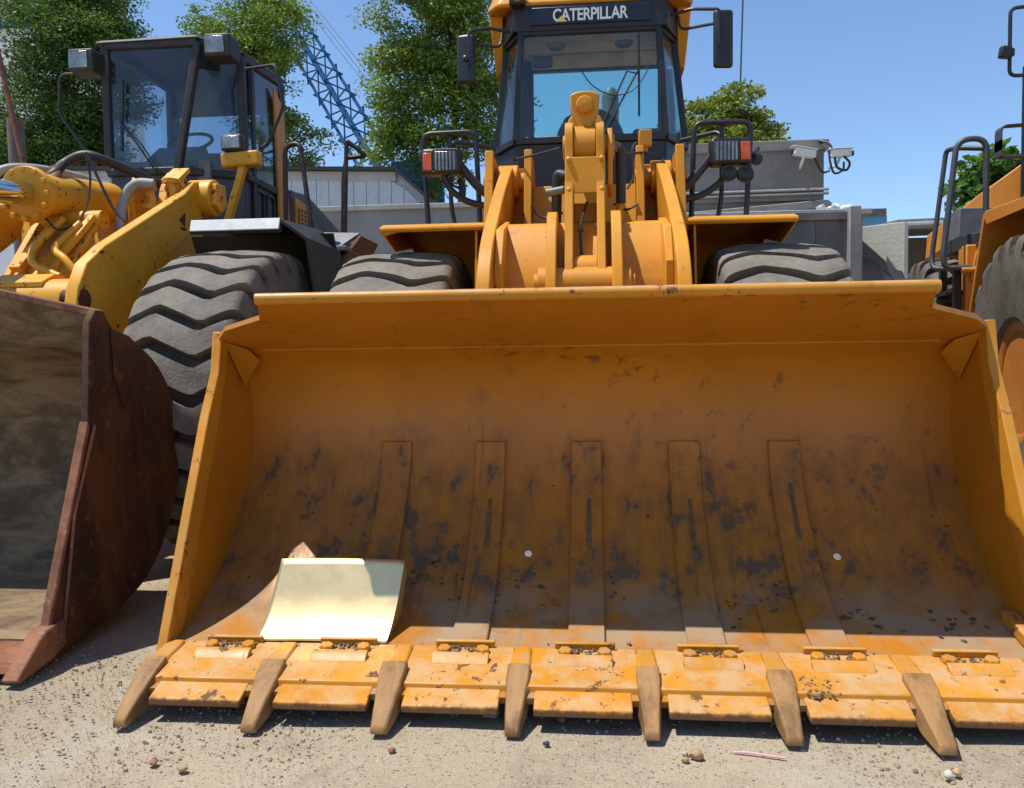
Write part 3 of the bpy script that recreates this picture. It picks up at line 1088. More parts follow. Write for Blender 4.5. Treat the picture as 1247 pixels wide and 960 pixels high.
# tilt lever (bellcrank): two cheek plates, a boss, a bolted cover, the rod eye on top
lev = empty('tilt_lever', (0, 0, 0), ld)
cheek = spline([(4.42, 2.08), (4.44, 2.28), (4.33, 2.345), (4.215, 2.30), (4.185, 2.10), (4.07, 1.80), (3.93, 1.52), (3.84, 1.25), (3.78, 0.98)], 5)
cheek = [tuple(p) for p in cheek] + [(3.90, 0.93), (4.04, 1.25), (4.18, 1.55), (4.32, 1.82)]
for x0, x1 in ((-0.088, -0.046), (0.068, 0.109)):
    m = MB(); m.px(cheek, CX + x0, CX + x1)
    m.build('cheek_plate', M['yellow'], lev, bevel=0.006)
m = MB(); m.cyl((CX - 0.044, 4.32, 2.225), (CX + 0.066, 4.32, 2.225), 0.105, 30)
m.build('lever_boss', M['yellow'], lev, bevel=0.004)
m = MB(); m.cyl((CX - 0.1, 4.32, 2.225), (CX + 0.16, 4.32, 2.225), 0.062, 24)
m.px([(4.40, 2.22), (4.36, 2.31), (4.28, 2.31), (4.23, 2.22), (4.26, 2.02), (4.38, 1.98)], CX + 0.125, CX + 0.15)
m.build('lever_pin', M['yellow'], lev, bevel=0.005)
m = MB(); m.slab([(CX - 0.085, 4.185, 2.145), (CX + 0.111, 4.185, 2.145), (CX + 0.111, 4.168, 1.965), (CX - 0.085, 4.168, 1.965)], (0, -0.014, 0))
cov = m.build('cover_plate', M['yellow'], lev, bevel=0.004)
for dx in (-0.068, 0.094):
    for z, y in ((2.132, 4.168), (1.98, 4.155)):
        m = MB(); m.lathe([(0.014, 0), (0.014, 0.01), (0.006, 0.016)], (CX + dx, y, z), (0, -1, 0), 12)
        m.build('cover_bolt', M['yellow'], lev)
# rod eye of the tilt cylinder
eye = [(0.075 * math.sin(R(t)), 0.062 + 0.028 * math.cos(R(t)) - 0.012) for t in range(-90, 91, 15)] + [(0.072, -0.01), (0.055, -0.055), (0.042, -0.09), (0.036, -0.14), (-0.036, -0.14), (-0.042, -0.09), (-0.055, -0.055), (-0.072, -0.01)]
ex, ey, ez = CX + 0.012, 4.33, 2.425
m = MB(); m.py([(ex + a, ez + b) for a, b in eye], ey - 0.045, ey + 0.045)
m.build('rod_eye', M['yellow'], lev, bevel=0.01, seg=3)
m = MB(); m.lathe([(0.044, 0), (0.043, 0.03), (0.036, 0.042), (0.0, 0.046)], (ex, ey - 0.045, ez), (0, -1, 0), 28)
m.build('eye_cap', M['yellow'], lev)
m = MB(); m.cyl((ex, ey + 0.04, ez), (ex, 5.2, 2.36), 0.05, 20)
m.build('tilt_rod', M['chrome'], lev)
m = MB(); m.cyl((ex, 4.62, 2.41), (ex, 6.0, 2.25), 0.1, 24)
m.build('tilt_cylinder', M['yellow'], ld, bevel=0.008)
# lower panel between the cheeks and a loose hose hanging there
m = MB(); m.slab([(CX - 0.046, 4.30, 1.94), (CX + 0.068, 4.30, 1.94), (CX + 0.068, 4.28, 1.84), (CX - 0.046, 4.28, 1.84)], (0, 0.02, 0))
m.build('lever_web', M['yellow'], lev, bevel=0.004)
m = MB(); m.cyl((CX - 0.046, 4.08, 1.56), (CX + 0.068, 4.08, 1.56), 0.09, 24)
m.build('lever_hub', M['yellow'], lev, bevel=0.004)
m = MB(); m.tube(spline([(CX + 0.02, 4.22, 1.93), (CX + 0.0, 4.16, 1.86), (CX - 0.012, 4.12, 1.80), (CX - 0.012, 4.10, 1.72), (CX - 0.005, 4.1, 1.64)], 4), 0.008, 8)
m.obox((CX - 0.012, 4.11, 1.775), (0.03, 0.02, 0.014))
m.build('grease_hose', M['hose'], lev)

# ---------- front frame tower
for s in (-1, 1):
    for off, t in ((0.555, 0.04), (0.325, 0.035)):
        x = CX + s * off
        tower = [(4.72, 1.0), (4.78, 1.62), (4.86, 2.05), (4.93, 2.30), (4.95, 2.36), (5.16, 2.36), (5.26, 2.28), (5.42, 1.8), (5.7, 1.3), (5.7, 0.7), (4.9, 0.7)]
        m = MB(); m.px(tower, x - t / 2, x + t / 2)
        tw = m.build('tower_plate', M['yellow'], ld, bevel=0.006)
        # flame-cut rim plate along the front edge, as a thicker flange
        fl = [(4.765, 1.62), (4.845, 2.05), (4.915, 2.30), (4.93, 2.375), (4.97, 2.375), (4.955, 2.30), (4.89, 2.05), (4.81, 1.62)]
        m = MB(); m.px(fl, x - t / 2 - 0.005, x + t / 2 + 0.005)
        m.build('tower_flange', M['yellow'], tw, bevel=0.005)
    m = MB(); m.slab([(CX + s * 0.345, 5.18, 2.32), (CX + s * 0.535, 5.18, 2.32), (CX + s * 0.535, 5.26, 2.30), (CX + s * 0.345, 5.26, 2.30)], (0, 0, -0.5)); m.build('tower_cap', M['yellow'], ld, bevel=0.005)
    m = MB(); m.cyl((CX + s * 0.30, 5.08, 2.215), (CX + s * 0.605, 5.08, 2.215), 0.055)
    m.build('tower_pin', M['yellow'], ld, bevel=0.004)
# panel between the inner tower plates, leaning back
m = MB(); m.slab([(CX - 0.305, 4.86, 1.72), (CX + 0.305, 4.86, 1.72), (CX + 0.305, 5.02, 2.175), (CX - 0.305, 5.02, 2.175)], (0, 0.03, -0.008))
m.build('tower_panel', M['yellow'], ld, bevel=0.006)
m = MB(); m.box(CX - 0.6, CX + 0.6, 4.95, 6.6, 0.6, 1.55)
m.build('front_frame', M['yellow'], ld, bevel=0.02)
m = MB(); m.cyl((CX - 0.9, 5.15, 0.905), (CX + 0.9, 5.15, 0.905), 0.2, 24)
m.build('axle', M['yellow'], ld)
# lift cylinders down inside the tower
for s in (-1, 1):
    m = MB(); m.cyl((CX + s * 0.40, 5.3, 1.0), (CX + s * 0.40, 4.35, 1.35), 0.075, 20)
    m.build('lift_cylinder', M['yellow'], ld)

# hoses, elbows, cables round the tower and lever
m = MB(); m.tube([(CX + 0.11, 4.32, 2.215), (CX + 0.175, 4.32, 2.225)], 0.028, 12); m.build('hose_elbow', M['grey_mid'], ld)
m = MB(); m.tube(fillet([(CX + 0.17, 4.32, 2.225), (CX + 0.195, 4.36, 2.215), (CX + 0.195, 4.40, 1.95)], 0.05), 0.026, 12); m.build('hose', M['hose'], ld)
m = MB(); m.tube([(CX + 0.19, 4.40, 2.03), (CX + 0.185, 4.44, 1.62)], 0.019, 12); m.build('pipe', M['yellow'], ld)
m = MB(); m.tube(fillet([(CX - 0.09, 4.4, 2.10), (CX - 0.135, 4.42, 2.12), (CX - 0.145, 4.46, 1.86)], 0.05), 0.027, 12); m.build('hose', M['hose'], ld)
m = MB(); m.tube([(CX - 0.19, 4.42, 2.02), (CX - 0.1, 4.4, 2.03)], 0.022, 12); m.build('hose_elbow', M['grey_mid'], ld)
m = MB(); m.tube([(CX - 0.15, 4.46, 1.88), (CX - 0.16, 4.40, 1.5)], 0.014, 10); m.build('pipe', M['chrome'], ld)
m = MB(); m.tube(spline([(CX - 0.41, 4.95, 2.325), (CX - 0.30, 4.8, 2.305), (CX - 0.12, 4.5, 2.27)], 5), 0.007, 6)
m.lathe([(0.0, -0.02), (0.018, -0.012), (0.018, 0.014), (0, 0.02)], (CX - 0.41, 4.95, 2.325), (0, 0, 1), 10); m.build('grease_line', M['hose'], ld)
m = MB(); m.tube(spline([(CX + 0.16, 4.4, 2.22), (CX + 0.27, 4.8, 2.30), (CX + 0.36, 4.95, 2.335), (CX + 0.44, 5.0, 2.32), (CX + 0.47, 4.98, 2.28)], 5), 0.008, 6); m.build('grease_line', M['hose'], ld)
m = MB(); m.tube(spline([(CX - 0.30, 4.83, 2.03), (CX - 0.26, 4.82, 1.97), (CX - 0.19, 4.8, 1.95), (CX - 0.12, 4.7, 1.96)], 5), 0.007, 6); m.build('grease_line', M['hose'], ld)
m = MB(); m.tube(spline([(CX + 0.17, 4.8, 2.02), (CX + 0.24, 4.83, 1.99), (CX + 0.31, 4.83, 2.02)], 5), 0.007, 6); m.build('grease_line', M['hose'], ld)
# position sensor box on a post
m = MB(); m.obox((CX + 0.36, 5.0, 2.43), (0.075, 0.05, 0.095), rz=6); sb = m.build('sensor_box', M['yellow'], ld, bevel=0.006)
m = MB(); m.tube([(CX + 0.362, 5.0, 2.35), (CX + 0.362, 5.0, 2.40)], 0.012, 8); m.build('sensor_post', M['yellow'], sb)
m = MB(); m.tube(spline([(CX + 0.31, 5.0, 2.41), (CX + 0.285, 4.97, 2.36), (CX + 0.29, 4.93, 2.2), (CX + 0.25, 4.9, 2.12)], 5), 0.006, 6); m.build('sensor_cable', M['hose'], ld)

# ---------- front wheels, fenders
for s in (-1, 1):
    add_wheel(ld, (CX + s * 1.095, 5.15, 0.905), rim_yellow, tyre_wave, roll=0.1 + 0.12 * s, flip=(s > 0))
for s in (-1, 1):
    add_wheel(ld, (CX + s * 1.095, 8.6, 0.905), rim_yellow, tyre_wave, roll=0.3, flip=(s > 0))
for s in (-1, 1):
    xi, xo = CX + s * 0.56, CX + s * 1.19
    xo2 = CX + s * 1.12
    # a folded sheet: level top, visor lip, rear mud panel, short outer skirt
    out = [(4.80, 1.915), (4.86, 1.945), (5.35, 1.99), (5.75, 1.93), (6.10, 1.35), (6.08, 1.34), (5.73, 1.905), (5.35, 1.97), (4.87, 1.928), (4.815, 1.90)]
    m = MB(); m.px(out, xi, xo)
    fd = m.build('fender', M['yellow'], ld, bevel=0.004)
    m = MB(); m.tube([(xi, 4.81, 1.910), (xo, 4.81, 1.910)], 0.018, 10)
    m.build('fender_lip', M['yellow'], fd)
    m = MB(); m.slab([(xo, 4.82, 1.905), (xo, 5.35, 1.975), (xo, 5.74, 1.91), (xo, 6.09, 1.345), (xo2, 6.09, 1.30), (xo2, 5.70, 1.80), (xo2, 5.35, 1.87), (xo2, 4.90, 1.79)], (s * 0.008, 0, 0))
    m.build('fender_skirt', M['yellow'], fd)
    m = MB(); m.slab([(CX + s * 0.62, 4.83, 1.90), (CX + s * 0.62, 5.74, 1.91), (CX + s * 0.62, 6.0, 1.2), (CX + s * 0.62, 4.72, 1.2)], (s * 0.012, 0, 0))
    m.build('splash_plate', M['yellow'], fd)

# ---------- handrails, lamps, horns on the fenders
def rail(paths, r, name, mat, parent, n=10):
    mm = MB()
    for p in paths:
        mm.tube(p, r, n)
    return mm.build(name, mat, parent, smooth=50)


for s in (-1, 1):
    def X(v):
        return CX + s * v
    yb = 5.16
    rail([fillet([(X(0.97), yb, 1.95), (X(1.0), yb, 2.545), (X(0.665), yb, 2.55), (X(0.645), yb, 1.95)], 0.06)], 0.0165, 'guard_rail', M['black'], ld)
    rail([fillet([(X(0.62), yb + 0.55, 2.58), (X(0.87), yb + 0.35, 2.585), (X(0.885), yb + 0.3, 2.45)], 0.05)], 0.015, 'guard_rail', M['black'], ld)
    rail([[(X(0.585), yb + 0.3, 1.95), (X(0.60), yb + 0.3, 2.57)]], 0.013, 'rail_post', M['black'], ld)
    rail([fillet([(X(0.80), yb + 0.02, 1.95), (X(0.83), yb + 0.02, 2.1), (X(0.83), yb + 0.02, 2.585)], 0.1)], 0.014, 'rail_post', M['black'], ld)
    # bent lamp carrier reaching out from the tower
    rail([fillet([(X(0.53), 4.98, 2.10), (X(0.62), 4.97, 2.16), (X(0.76), 4.95, 2.33)], 0.05)], 0.027, 'lamp_carrier', M['black'], ld)
    rail([fillet([(X(0.53), 4.98, 2.05), (X(0.70), 4.97, 2.085), (X(0.80), 4.96, 2.16), (X(0.83), 4.95, 2.24)], 0.08)], 0.02, 'lamp_carrier', M['black'], ld)
    lx, ly, lz = X(0.84), 4.92, 2.315
    m = MB(); m.box(lx - 0.118, lx + 0.118, ly - 0.03, ly + 0.07, lz - 0.078, lz + 0.078)
    lamp = m.build('headlamp', M['black'], ld, bevel=0.022, seg=3)
    m = MB(); m.box(lx - s * 0.095, lx + s * 0.035, ly - 0.038, ly - 0.028, lz - 0.055, lz + 0.055); m.build('lens', M['lens'], lamp, bevel=0.004)
    m = MB(); m.box(lx + s * 0.052, lx + s * 0.105, ly - 0.036, ly - 0.028, lz - 0.052, lz + 0.05); m.build('indicator', M['amber'], lamp, bevel=0.006)
    m = MB()
    for q in range(7):
        gx = lx - s * (0.09 - q * 0.0215)
        m.tube([(gx, ly - 0.045, lz - 0.068), (gx, ly - 0.05, lz), (gx, ly - 0.045, lz + 0.068)], 0.0032, 6)
    m.tube([(lx - s * 0.1, ly - 0.045, lz - 0.064), (lx + s * 0.045, ly - 0.045, lz - 0.064)], 0.004, 6)
    m.tube([(lx - s * 0.1, ly - 0.045, lz + 0.064), (lx + s * 0.045, ly - 0.045, lz + 0.064)], 0.004, 6)
    m.build('lamp_grille', M['black'], lamp)
for dx, dz in ((0.79, 2.192), (0.885, 2.183)):
    m = MB(); m.lathe([(0.02, 0.05), (0.046, 0.03), (0.05, 0.0), (0.046, -0.012), (0.034, -0.008), (0.02, -0.016), (0.0, -0.016)], (CX + 0.035 + dx, 4.90, dz), (0, 1, 0), 20)
    m.build('horn', M['black'], ld)
m = MB(); m.lathe([(0.0, 0.03), (0.03, 0.02), (0.032, -0.01), (0.0, -0.02)], (CX + 1.0, 4.98, 2.28), (0, 1, 0), 14)
m.tube([(CX + 0.97, 4.95, 2.3), (CX + 1.02, 5.05, 2.36)], 0.012, 8)
m.build('horn_bracket', M['black'], ld)

# ---------- cab
KX = 0.005
cab = empty('cab', (0, 0, 0), ld)
# plan corners (x half-width, y) at sill and at header height
sill = [(-0.53, 6.00), (0.53, 6.00), (0.70, 6.30), (0.70, 7.50), (-0.70, 7.50), (-0.70, 6.30)]
head = [(-0.485, 6.02), (0.485, 6.02), (0.615, 6.30), (0.635, 7.55), (-0.635, 7.55), (-0.615, 6.30)]
ZS, ZH = 2.69, 3.46
HZ = [ZH, ZH, ZH, 3.71, 3.71, ZH]
S3 = [(KX + x, y, ZS) for x, y in sill]
H3 = [(KX + x, y, z) for (x, y), z in zip(head, HZ)]
foot = [(KX + x, y + 0.02, 1.75) for x, y in sill]
m = MB(); m.loft(foot, [(p[0], p[1], ZS - 0.02) for p in S3])
m.build('bulkhead', M['black'], cab, bevel=0.01)
m = MB()
for i in range(6):
    a, b = Vector(S3[i]), Vector(H3[i])
    m.bar(a, b, 0.045, 0.05, up=(0, 1, 0))
for i in range(6):
    m.bar(S3[i], S3[(i + 1) % 6], 0.045, 0.05)
    m.bar(H3[i], H3[(i + 1) % 6], 0.05, 0.06)
mid_s, mid_h = Vector(S3[2]).lerp(Vector(S3[3]), 0.5), Vector(H3[2]).lerp(Vector(H3[3]), 0.5)
for sgn in (1, -1):
    a = Vector((KX + sgn * 0.70, 6.95, ZS)); b = Vector((KX + sgn * 0.63, 6.95, ZH))
    m.bar(a, b, 0.05, 0.06, up=(0, 1, 0))
m.build('cab_frame', M['black'], cab, bevel=0.006)


def pane(name, q, mat, parent, inset=0.02):
    q = [Vector(p) for p in q]
    c = sum(q, Vector()) / len(q)
    n = (q[1] - q[0]).cross(q[2] - q[0]).normalized()
    q = [p + (c - p).normalized() * inset for p in q]
    mm = MB(); mm.slab(q, n * 0.006)
    return mm.build(name, mat, parent, smooth=0)


pane('windshield', [S3[0], S3[1], H3[1], H3[0]], M['glass'], cab)
pane('corner_glass', [S3[1], S3[2], H3[2], H3[1]], M['glass'], cab)
pane('corner_glass', [S3[5], S3[0], H3[0], H3[5]], M['glass'], cab)
for i, j in ((2, 3), (4, 5)):
    a, b = Vector(S3[i]).lerp(Vector(S3[j]), 0.55), Vector(H3[i]).lerp(Vector(H3[j]), 0.55)
    pane('side_glass', [S3[i], a, b, H3[i]], M['glass'], cab)
    pane('side_glass', [a, S3[j], H3[j], b], M['glass'], cab)
# rear wall with its big tinted window
yr = 7.53
m = MB()
m.box(KX - 0.68, KX + 0.68, yr, yr + 0.04, 2.4, 3.08)
m.box(KX - 0.62, KX + 0.62, yr, yr + 0.04, 3.675, 3.80)
m.box(KX - 0.66, KX - 0.50, yr, yr + 0.04, 3.08, 3.675)
m.box(KX + 0.60, KX + 0.66, yr, yr + 0.04, 3.08, 3.675)
m.build('rear_wall', M['black'], cab)
pane('rear_window', [(KX - 0.50, yr + 0.02, 3.08), (KX + 0.60, yr + 0.02, 3.08), (KX + 0.60, yr + 0.02, 3.675), (KX - 0.50, yr + 0.02, 3.675)], M['glass_cyan'], cab, inset=0.0)
# roof: thick moulded yellow cap with a header strip below
lo_ = [(-0.66, 5.97, 3.63), (0.66, 5.97, 3.63), (0.745, 6.12, 3.645), (0.745, 7.72, 3.80), (-0.745, 7.72, 3.80), (-0.745, 6.12, 3.645)]
hi_ = [(-0.6, 6.05, 3.80), (0.6, 6.05, 3.80), (0.68, 6.2, 3.82), (0.68, 7.6, 3.95), (-0.68, 7.6, 3.95), (-0.68, 6.2, 3.82)]
m = MB(); m.loft([(KX + x, y, z) for x, y, z in lo_], [(KX + x, y, z) for x, y, z in hi_])
roof = m.build('roof', M['yellow'], cab, bevel=0.03, seg=3)
for sgn in (-1, 1):
    m = MB(); m.loft([(KX + sgn * 0.645, 6.33, 3.30), (KX + sgn * 0.70, 6.36, 3.26), (KX + sgn * 0.70, 6.75, 3.26), (KX + sgn * 0.645, 6.75, 3.26)],
                  [(KX + sgn * 0.63, 6.20, 3.66), (KX + sgn * 0.735, 6.20, 3.66), (KX + sgn * 0.735, 6.9, 3.66), (KX + sgn * 0.63, 6.9, 3.66)])
    m.build('roof_flare', M['yellow'], roof, bevel=0.01)
m = MB(); m.box(KX - 0.54, KX + 0.54, 5.985, 6.05, 3.455, 3.632)
for sg_ in (-1, 1):
    m.slab([(KX + sg_ * 0.54, 5.99, 3.455), (KX + sg_ * 0.645, 6.28, 3.455), (KX + sg_ * 0.645, 6.28, 3.66), (KX + sg_ * 0.54, 5.99, 3.632)], (-sg_ * 0.03, 0.02, 0))
    m.slab([(KX + sg_ * 0.645, 6.28, 3.455), (KX + sg_ * 0.655, 7.55, 3.64), (KX + sg_ * 0.655, 7.55, 3.80), (KX + sg_ * 0.645, 6.28, 3.66)], (-sg_ * 0.03, 0, 0))
m.build('header', M['black'], cab, bevel=0.006)
m = MB(); m.box(KX - 0.42, KX + 0.43, 5.972, 5.984, 3.49, 3.61)
m.build('name_board', M['decal'], cab, bevel=0.004)
fc = bpy.data.curves.new('lettering', 'FONT')
fc.body = "CATERPILLAR"
fc.size = 0.118
fc.extrude = 0.0015
fc.offset = 0.0022
fc.space_character = 0.93
fc.align_x = 'CENTER'
fc.materials.append(M['letter'])
fo = bpy.data.objects.new('lettering', fc); COL.objects.link(fo); fo.parent = cab
fo.location = Vector((KX + 0.005, 5.9695, 3.510)) - BASE[cab]
fo.rotation_euler = (R(90), R(0.0), 0)
bpy.context.view_layer.update()
fo.scale = (0.525 / max(0.01, fo.dimensions.x), 1.0, 1.0)
lm = bpy.data.meshes.new_from_object(fo.evaluated_get(bpy.context.evaluated_depsgraph_get()))
lo = link('lettering', lm, cab)
lo.location, lo.rotation_euler, lo.scale = fo.location.copy(), fo.rotation_euler.copy(), fo.scale.copy()
bpy.data.objects.remove(fo)
lo.name = 'lettering'
m = MB(); m.py([(KX - 0.235, 3.503), (KX - 0.155, 3.503), (KX - 0.195, 3.545)], 5.966, 5.9685); m.build('triangle_mark', M['decal_yellow'], cab, smooth=0)
# roof work lamp
m = MB(); m.box(KX - 0.56, KX - 0.445, 5.90, 5.99, 3.615, 3.74); wl_ = m.build('work_lamp', M['black'], cab, bevel=0.02, seg=3)
m = MB(); m.lathe([(0.045, 0), (0.04, 0.008), (0.0, 0.012)], (KX - 0.503, 5.90, 3.675), (0, -1, 0), 18); m.build('lens', M['lens'], wl_)
m = MB(); m.box(KX + 0.445, KX + 0.56, 5.90, 5.99, 3.68, 3.80); wl_ = m.build('work_lamp', M['black'], cab, bevel=0.02, seg=3)
m = MB(); m.lathe([(0.045, 0), (0.04, 0.008), (0.0, 0.012)], (KX + 0.503, 5.90, 3.74), (0, -1, 0), 18); m.build('lens', M['lens'], wl_)
# interior: headliner, speakers, inside mirror, seat, console, steering wheel
m = MB(); m.slab([(KX - 0.52, 6.06, 3.595), (KX + 0.52, 6.06, 3.595), (KX + 0.6, 7.5, 3.765), (KX - 0.6, 7.5, 3.765)], (0, 0, 0.02))
m.build('headliner', M['liner'], cab)
m = MB(); m.slab([(KX - 0.5, 7.44, 3.67), (KX + 0.58, 7.44, 3.67), (KX + 0.58, 7.25, 3.72), (KX - 0.5, 7.25, 3.72)], (0, 0.01, 0.02)); m.build('headliner_panel', M['liner'], cab)
for x in (-0.27, 0.28):
    m = MB(); m.lathe([(0.075, 0), (0.07, 0.015), (0.03, 0.004), (0, 0.006)], (KX + x, 6.95, 3.695), (0, -0.12, -0.99), 18); m.build('speaker', M['black'], cab)
m = MB(); m.box(KX - 0.42, KX - 0.27, 6.2, 6.24, 3.27, 3.36); m.build('inside_mirror', M['black'], cab, bevel=0.02)
m = MB()
m.loft([(KX - 0.30, 6.86, 2.55), (KX + 0.30, 6.86, 2.55), (KX + 0.30, 7.0, 2.55), (KX - 0.30, 7.0, 2.55)], [(KX - 0.27, 6.92, 2.98), (KX + 0.27, 6.92, 2.98), (KX + 0.27, 7.05, 2.98), (KX - 0.27, 7.05, 2.98)])
m.lathe([(0.27, -0.06), (0.285, 0.0), (0.27, 0.06)], (KX, 6.99, 2.90), (0, 1, 0.15), 32)
m.box(KX - 0.28, KX + 0.28, 6.45, 6.9, 2.35, 2.52)
m.build('seat', M['seat'], cab, bevel=0.03, seg=3)
m = MB(); m.box(KX + 0.32, KX + 0.55, 6.4, 7.2, 2.3, 2.86); m.build('side_console', M['seat'], cab, bevel=0.03)
m = MB(); m.loft([(KX - 0.2, 6.12, 2.6), (KX + 0.2, 6.12, 2.6), (KX + 0.2, 6.4, 2.6), (KX - 0.2, 6.4, 2.6)], [(KX - 0.12, 6.25, 2.88), (KX + 0.12, 6.25, 2.88), (KX + 0.12, 6.4, 2.90), (KX - 0.12, 6.4, 2.90)]); m.build('dashboard', M['seat'], cab, bevel=0.02)
m = MB(); m.tube([(KX + 0.19 * math.cos(a), 6.42 + 0.15 * math.sin(a), 2.93 + 0.1 * math.sin(a)) for a in np.linspace(0, 2 * math.pi, 28, endpoint=False)], 0.014, 8, closed=True); m.build('steering_wheel', M['seat'], cab)
# wiper: arm pair and blade, washer hose
m = MB()
m.tube([(KX + 0.06, 5.965, 2.72), (KX + 0.26, 5.965, 3.14), (KX + 0.335, 5.965, 3.12)], 0.007, 6)
m.tube([(KX + 0.10, 5.965, 2.72), (KX + 0.335, 5.962, 3.14)], 0.007, 6)
m.bar((KX + 0.343, 5.968, 2.83), (KX + 0.345, 5.985, 3.40), 0.014, 0.02, up=(0, 1, 0))
m.tube(spline([(KX - 0.06, 5.97, 3.16), (KX + 0.02, 5.96, 3.05), (KX + 0.15, 5.96, 2.98), (KX + 0.29, 5.96, 3.0), (KX + 0.38, 5.962, 3.1), (KX + 0.42, 5.97, 3.2)], 5), 0.0045, 6)
m.build('wiper', M['black'], cab)
# mirrors on bent arms
for sgn, xm, zm, yaw in ((-1, -0.865, 3.25, -12), (1, 0.91, 3.305, 8)):
    m = MB(); m.obox((KX + xm, 5.9, zm), (0.135, 0.05, 0.34 if sgn < 0 else 0.39), rz=yaw)
    mir = m.build('side_mirror', M['black'], cab, bevel=0.024, seg=3)
    m = MB(); m.obox((KX + xm, 5.93, zm), (0.115, 0.006, 0.3), rz=yaw); m.build('mirror_glass', M['mirror'], mir)
    zt = zm + (0.16 if sgn < 0 else 0.165)
    m = MB()
    m.tube(fillet([(KX + sgn * 0.57, 6.02, zt + 0.06), (KX + sgn * 0.7, 5.93, zt + 0.06), (KX + xm * 0.97, 5.88, zt + 0.03), (KX + xm * 0.97, 5.87, zm - 0.05)], 0.03), 0.012, 8)
    m.tube(fillet([(KX + sgn * 0.62, 6.02, zt + 0.05), (KX + sgn * 0.63, 5.98, zt - 0.06), (KX + xm * 0.97, 5.88, zt - 0.06)], 0.05), 0.01, 8)
    if sgn < 0:
        m.lathe([(0.022, 0), (0.022, 0.02), (0.01, 0.03)], (KX + xm, 5.868, zm - 0.01), (0, -1, 0), 10)
    m.build('mirror_arm', M['black'], mir)
# rear body: hood, exhaust, counterweight
m = MB(); m.px([(7.62, 1.2), (7.62, 2.45), (8.2, 2.62), (10.2, 2.35), (10.5, 2.1), (10.5, 0.9), (9.8, 0.7), (7.62, 0.9)], CX - 0.72, CX + 0.72); m.build('engine_hood', M['yellow'], ld, bevel=0.05, seg=3)
m = MB(); m.lathe([(0.085, 0), (0.085, 1.2), (0.075, 1.27), (0.045, 1.31), (0.0, 1.32)], (0.21, 8.5, 2.5), (0, 0, 1), 20); m.build('exhaust_stack', M['grey_mid'], ld)
m = MB(); m.box(CX - 0.55, CX + 0.55, 6.3, 7.8, 0.9, 1.9); m.build('rear_frame', M['yellow'], ld, bevel=0.03)
m = MB(); m.cyl((CX - 0.9, 8.6, 0.905), (CX + 0.9, 8.6, 0.905), 0.2, 24); m.build('axle', M['yellow'], ld)
for s in (-1, 1):
    m = MB(); m.box(CX + s * 0.62, CX + s * 1.05, 6.25, 7.7, 1.72, 1.80); m.build('deck', M['black'], ld, bevel=0.01)

# ================================================================== loose sheet of metal leaning in the bucket
nx_, ny_ = 26, 18
vs, fs = [], []
for j in range(ny_):
    t = j / (ny_ - 1)
    for i in range(nx_):
        u = i / (nx_ - 1)
        x = (-1.228 + 0.487 * u) * (1 - t) + (-1.185 + 0.478 * u) * t
        y = 2.862 + 0.178 * t + 0.004 * math.sin(math.pi * u)
        z = 0.148 + 0.257 * t - 0.036 * math.sin(math.pi * t) + 0.003 * math.sin(math.pi * u)
        vs.append((x, y, z))
    # the right edge is folded back and stands on the bucket floor
    for k in range(1, 5):
        q = k / 4
        vs.append((x + 0.006 * q, y + (3.06 - y) * q * (1 - 0.3 * t), z - (z - (0.168 + 0.15 * t)) * q * 0.6))
nx_ += 4
for j in range(ny_ - 1):
    for i in range(nx_ - 1):
        a = j * nx_ + i
        fs.append((a, a + 1, a + nx_ + 1, a + nx_))
mb = MB(); mb.add(vs, fs)
sheet = mb.build('metal_sheet', M['bare'], smooth=30)
so = sheet.modifiers.new('thickness', 'SOLIDIFY'); so.thickness = 0.0025; so.offset = 1
tag(sheet, 'small bent metal sheet glaring in the sun, leaning inside the left end of the bucket', 'metal sheet')

# ================================================================== the older wheel loader on the left
LX = -3.40
old = empty('wheel_loader', (LX, 4.85, 0))
tag(old, 'older yellow wheel loader on the left with chipped paint and a rust-brown bucket', 'wheel loader', 'wheel loaders parked side by side')
bx1, bx0 = -2.08, -4.74
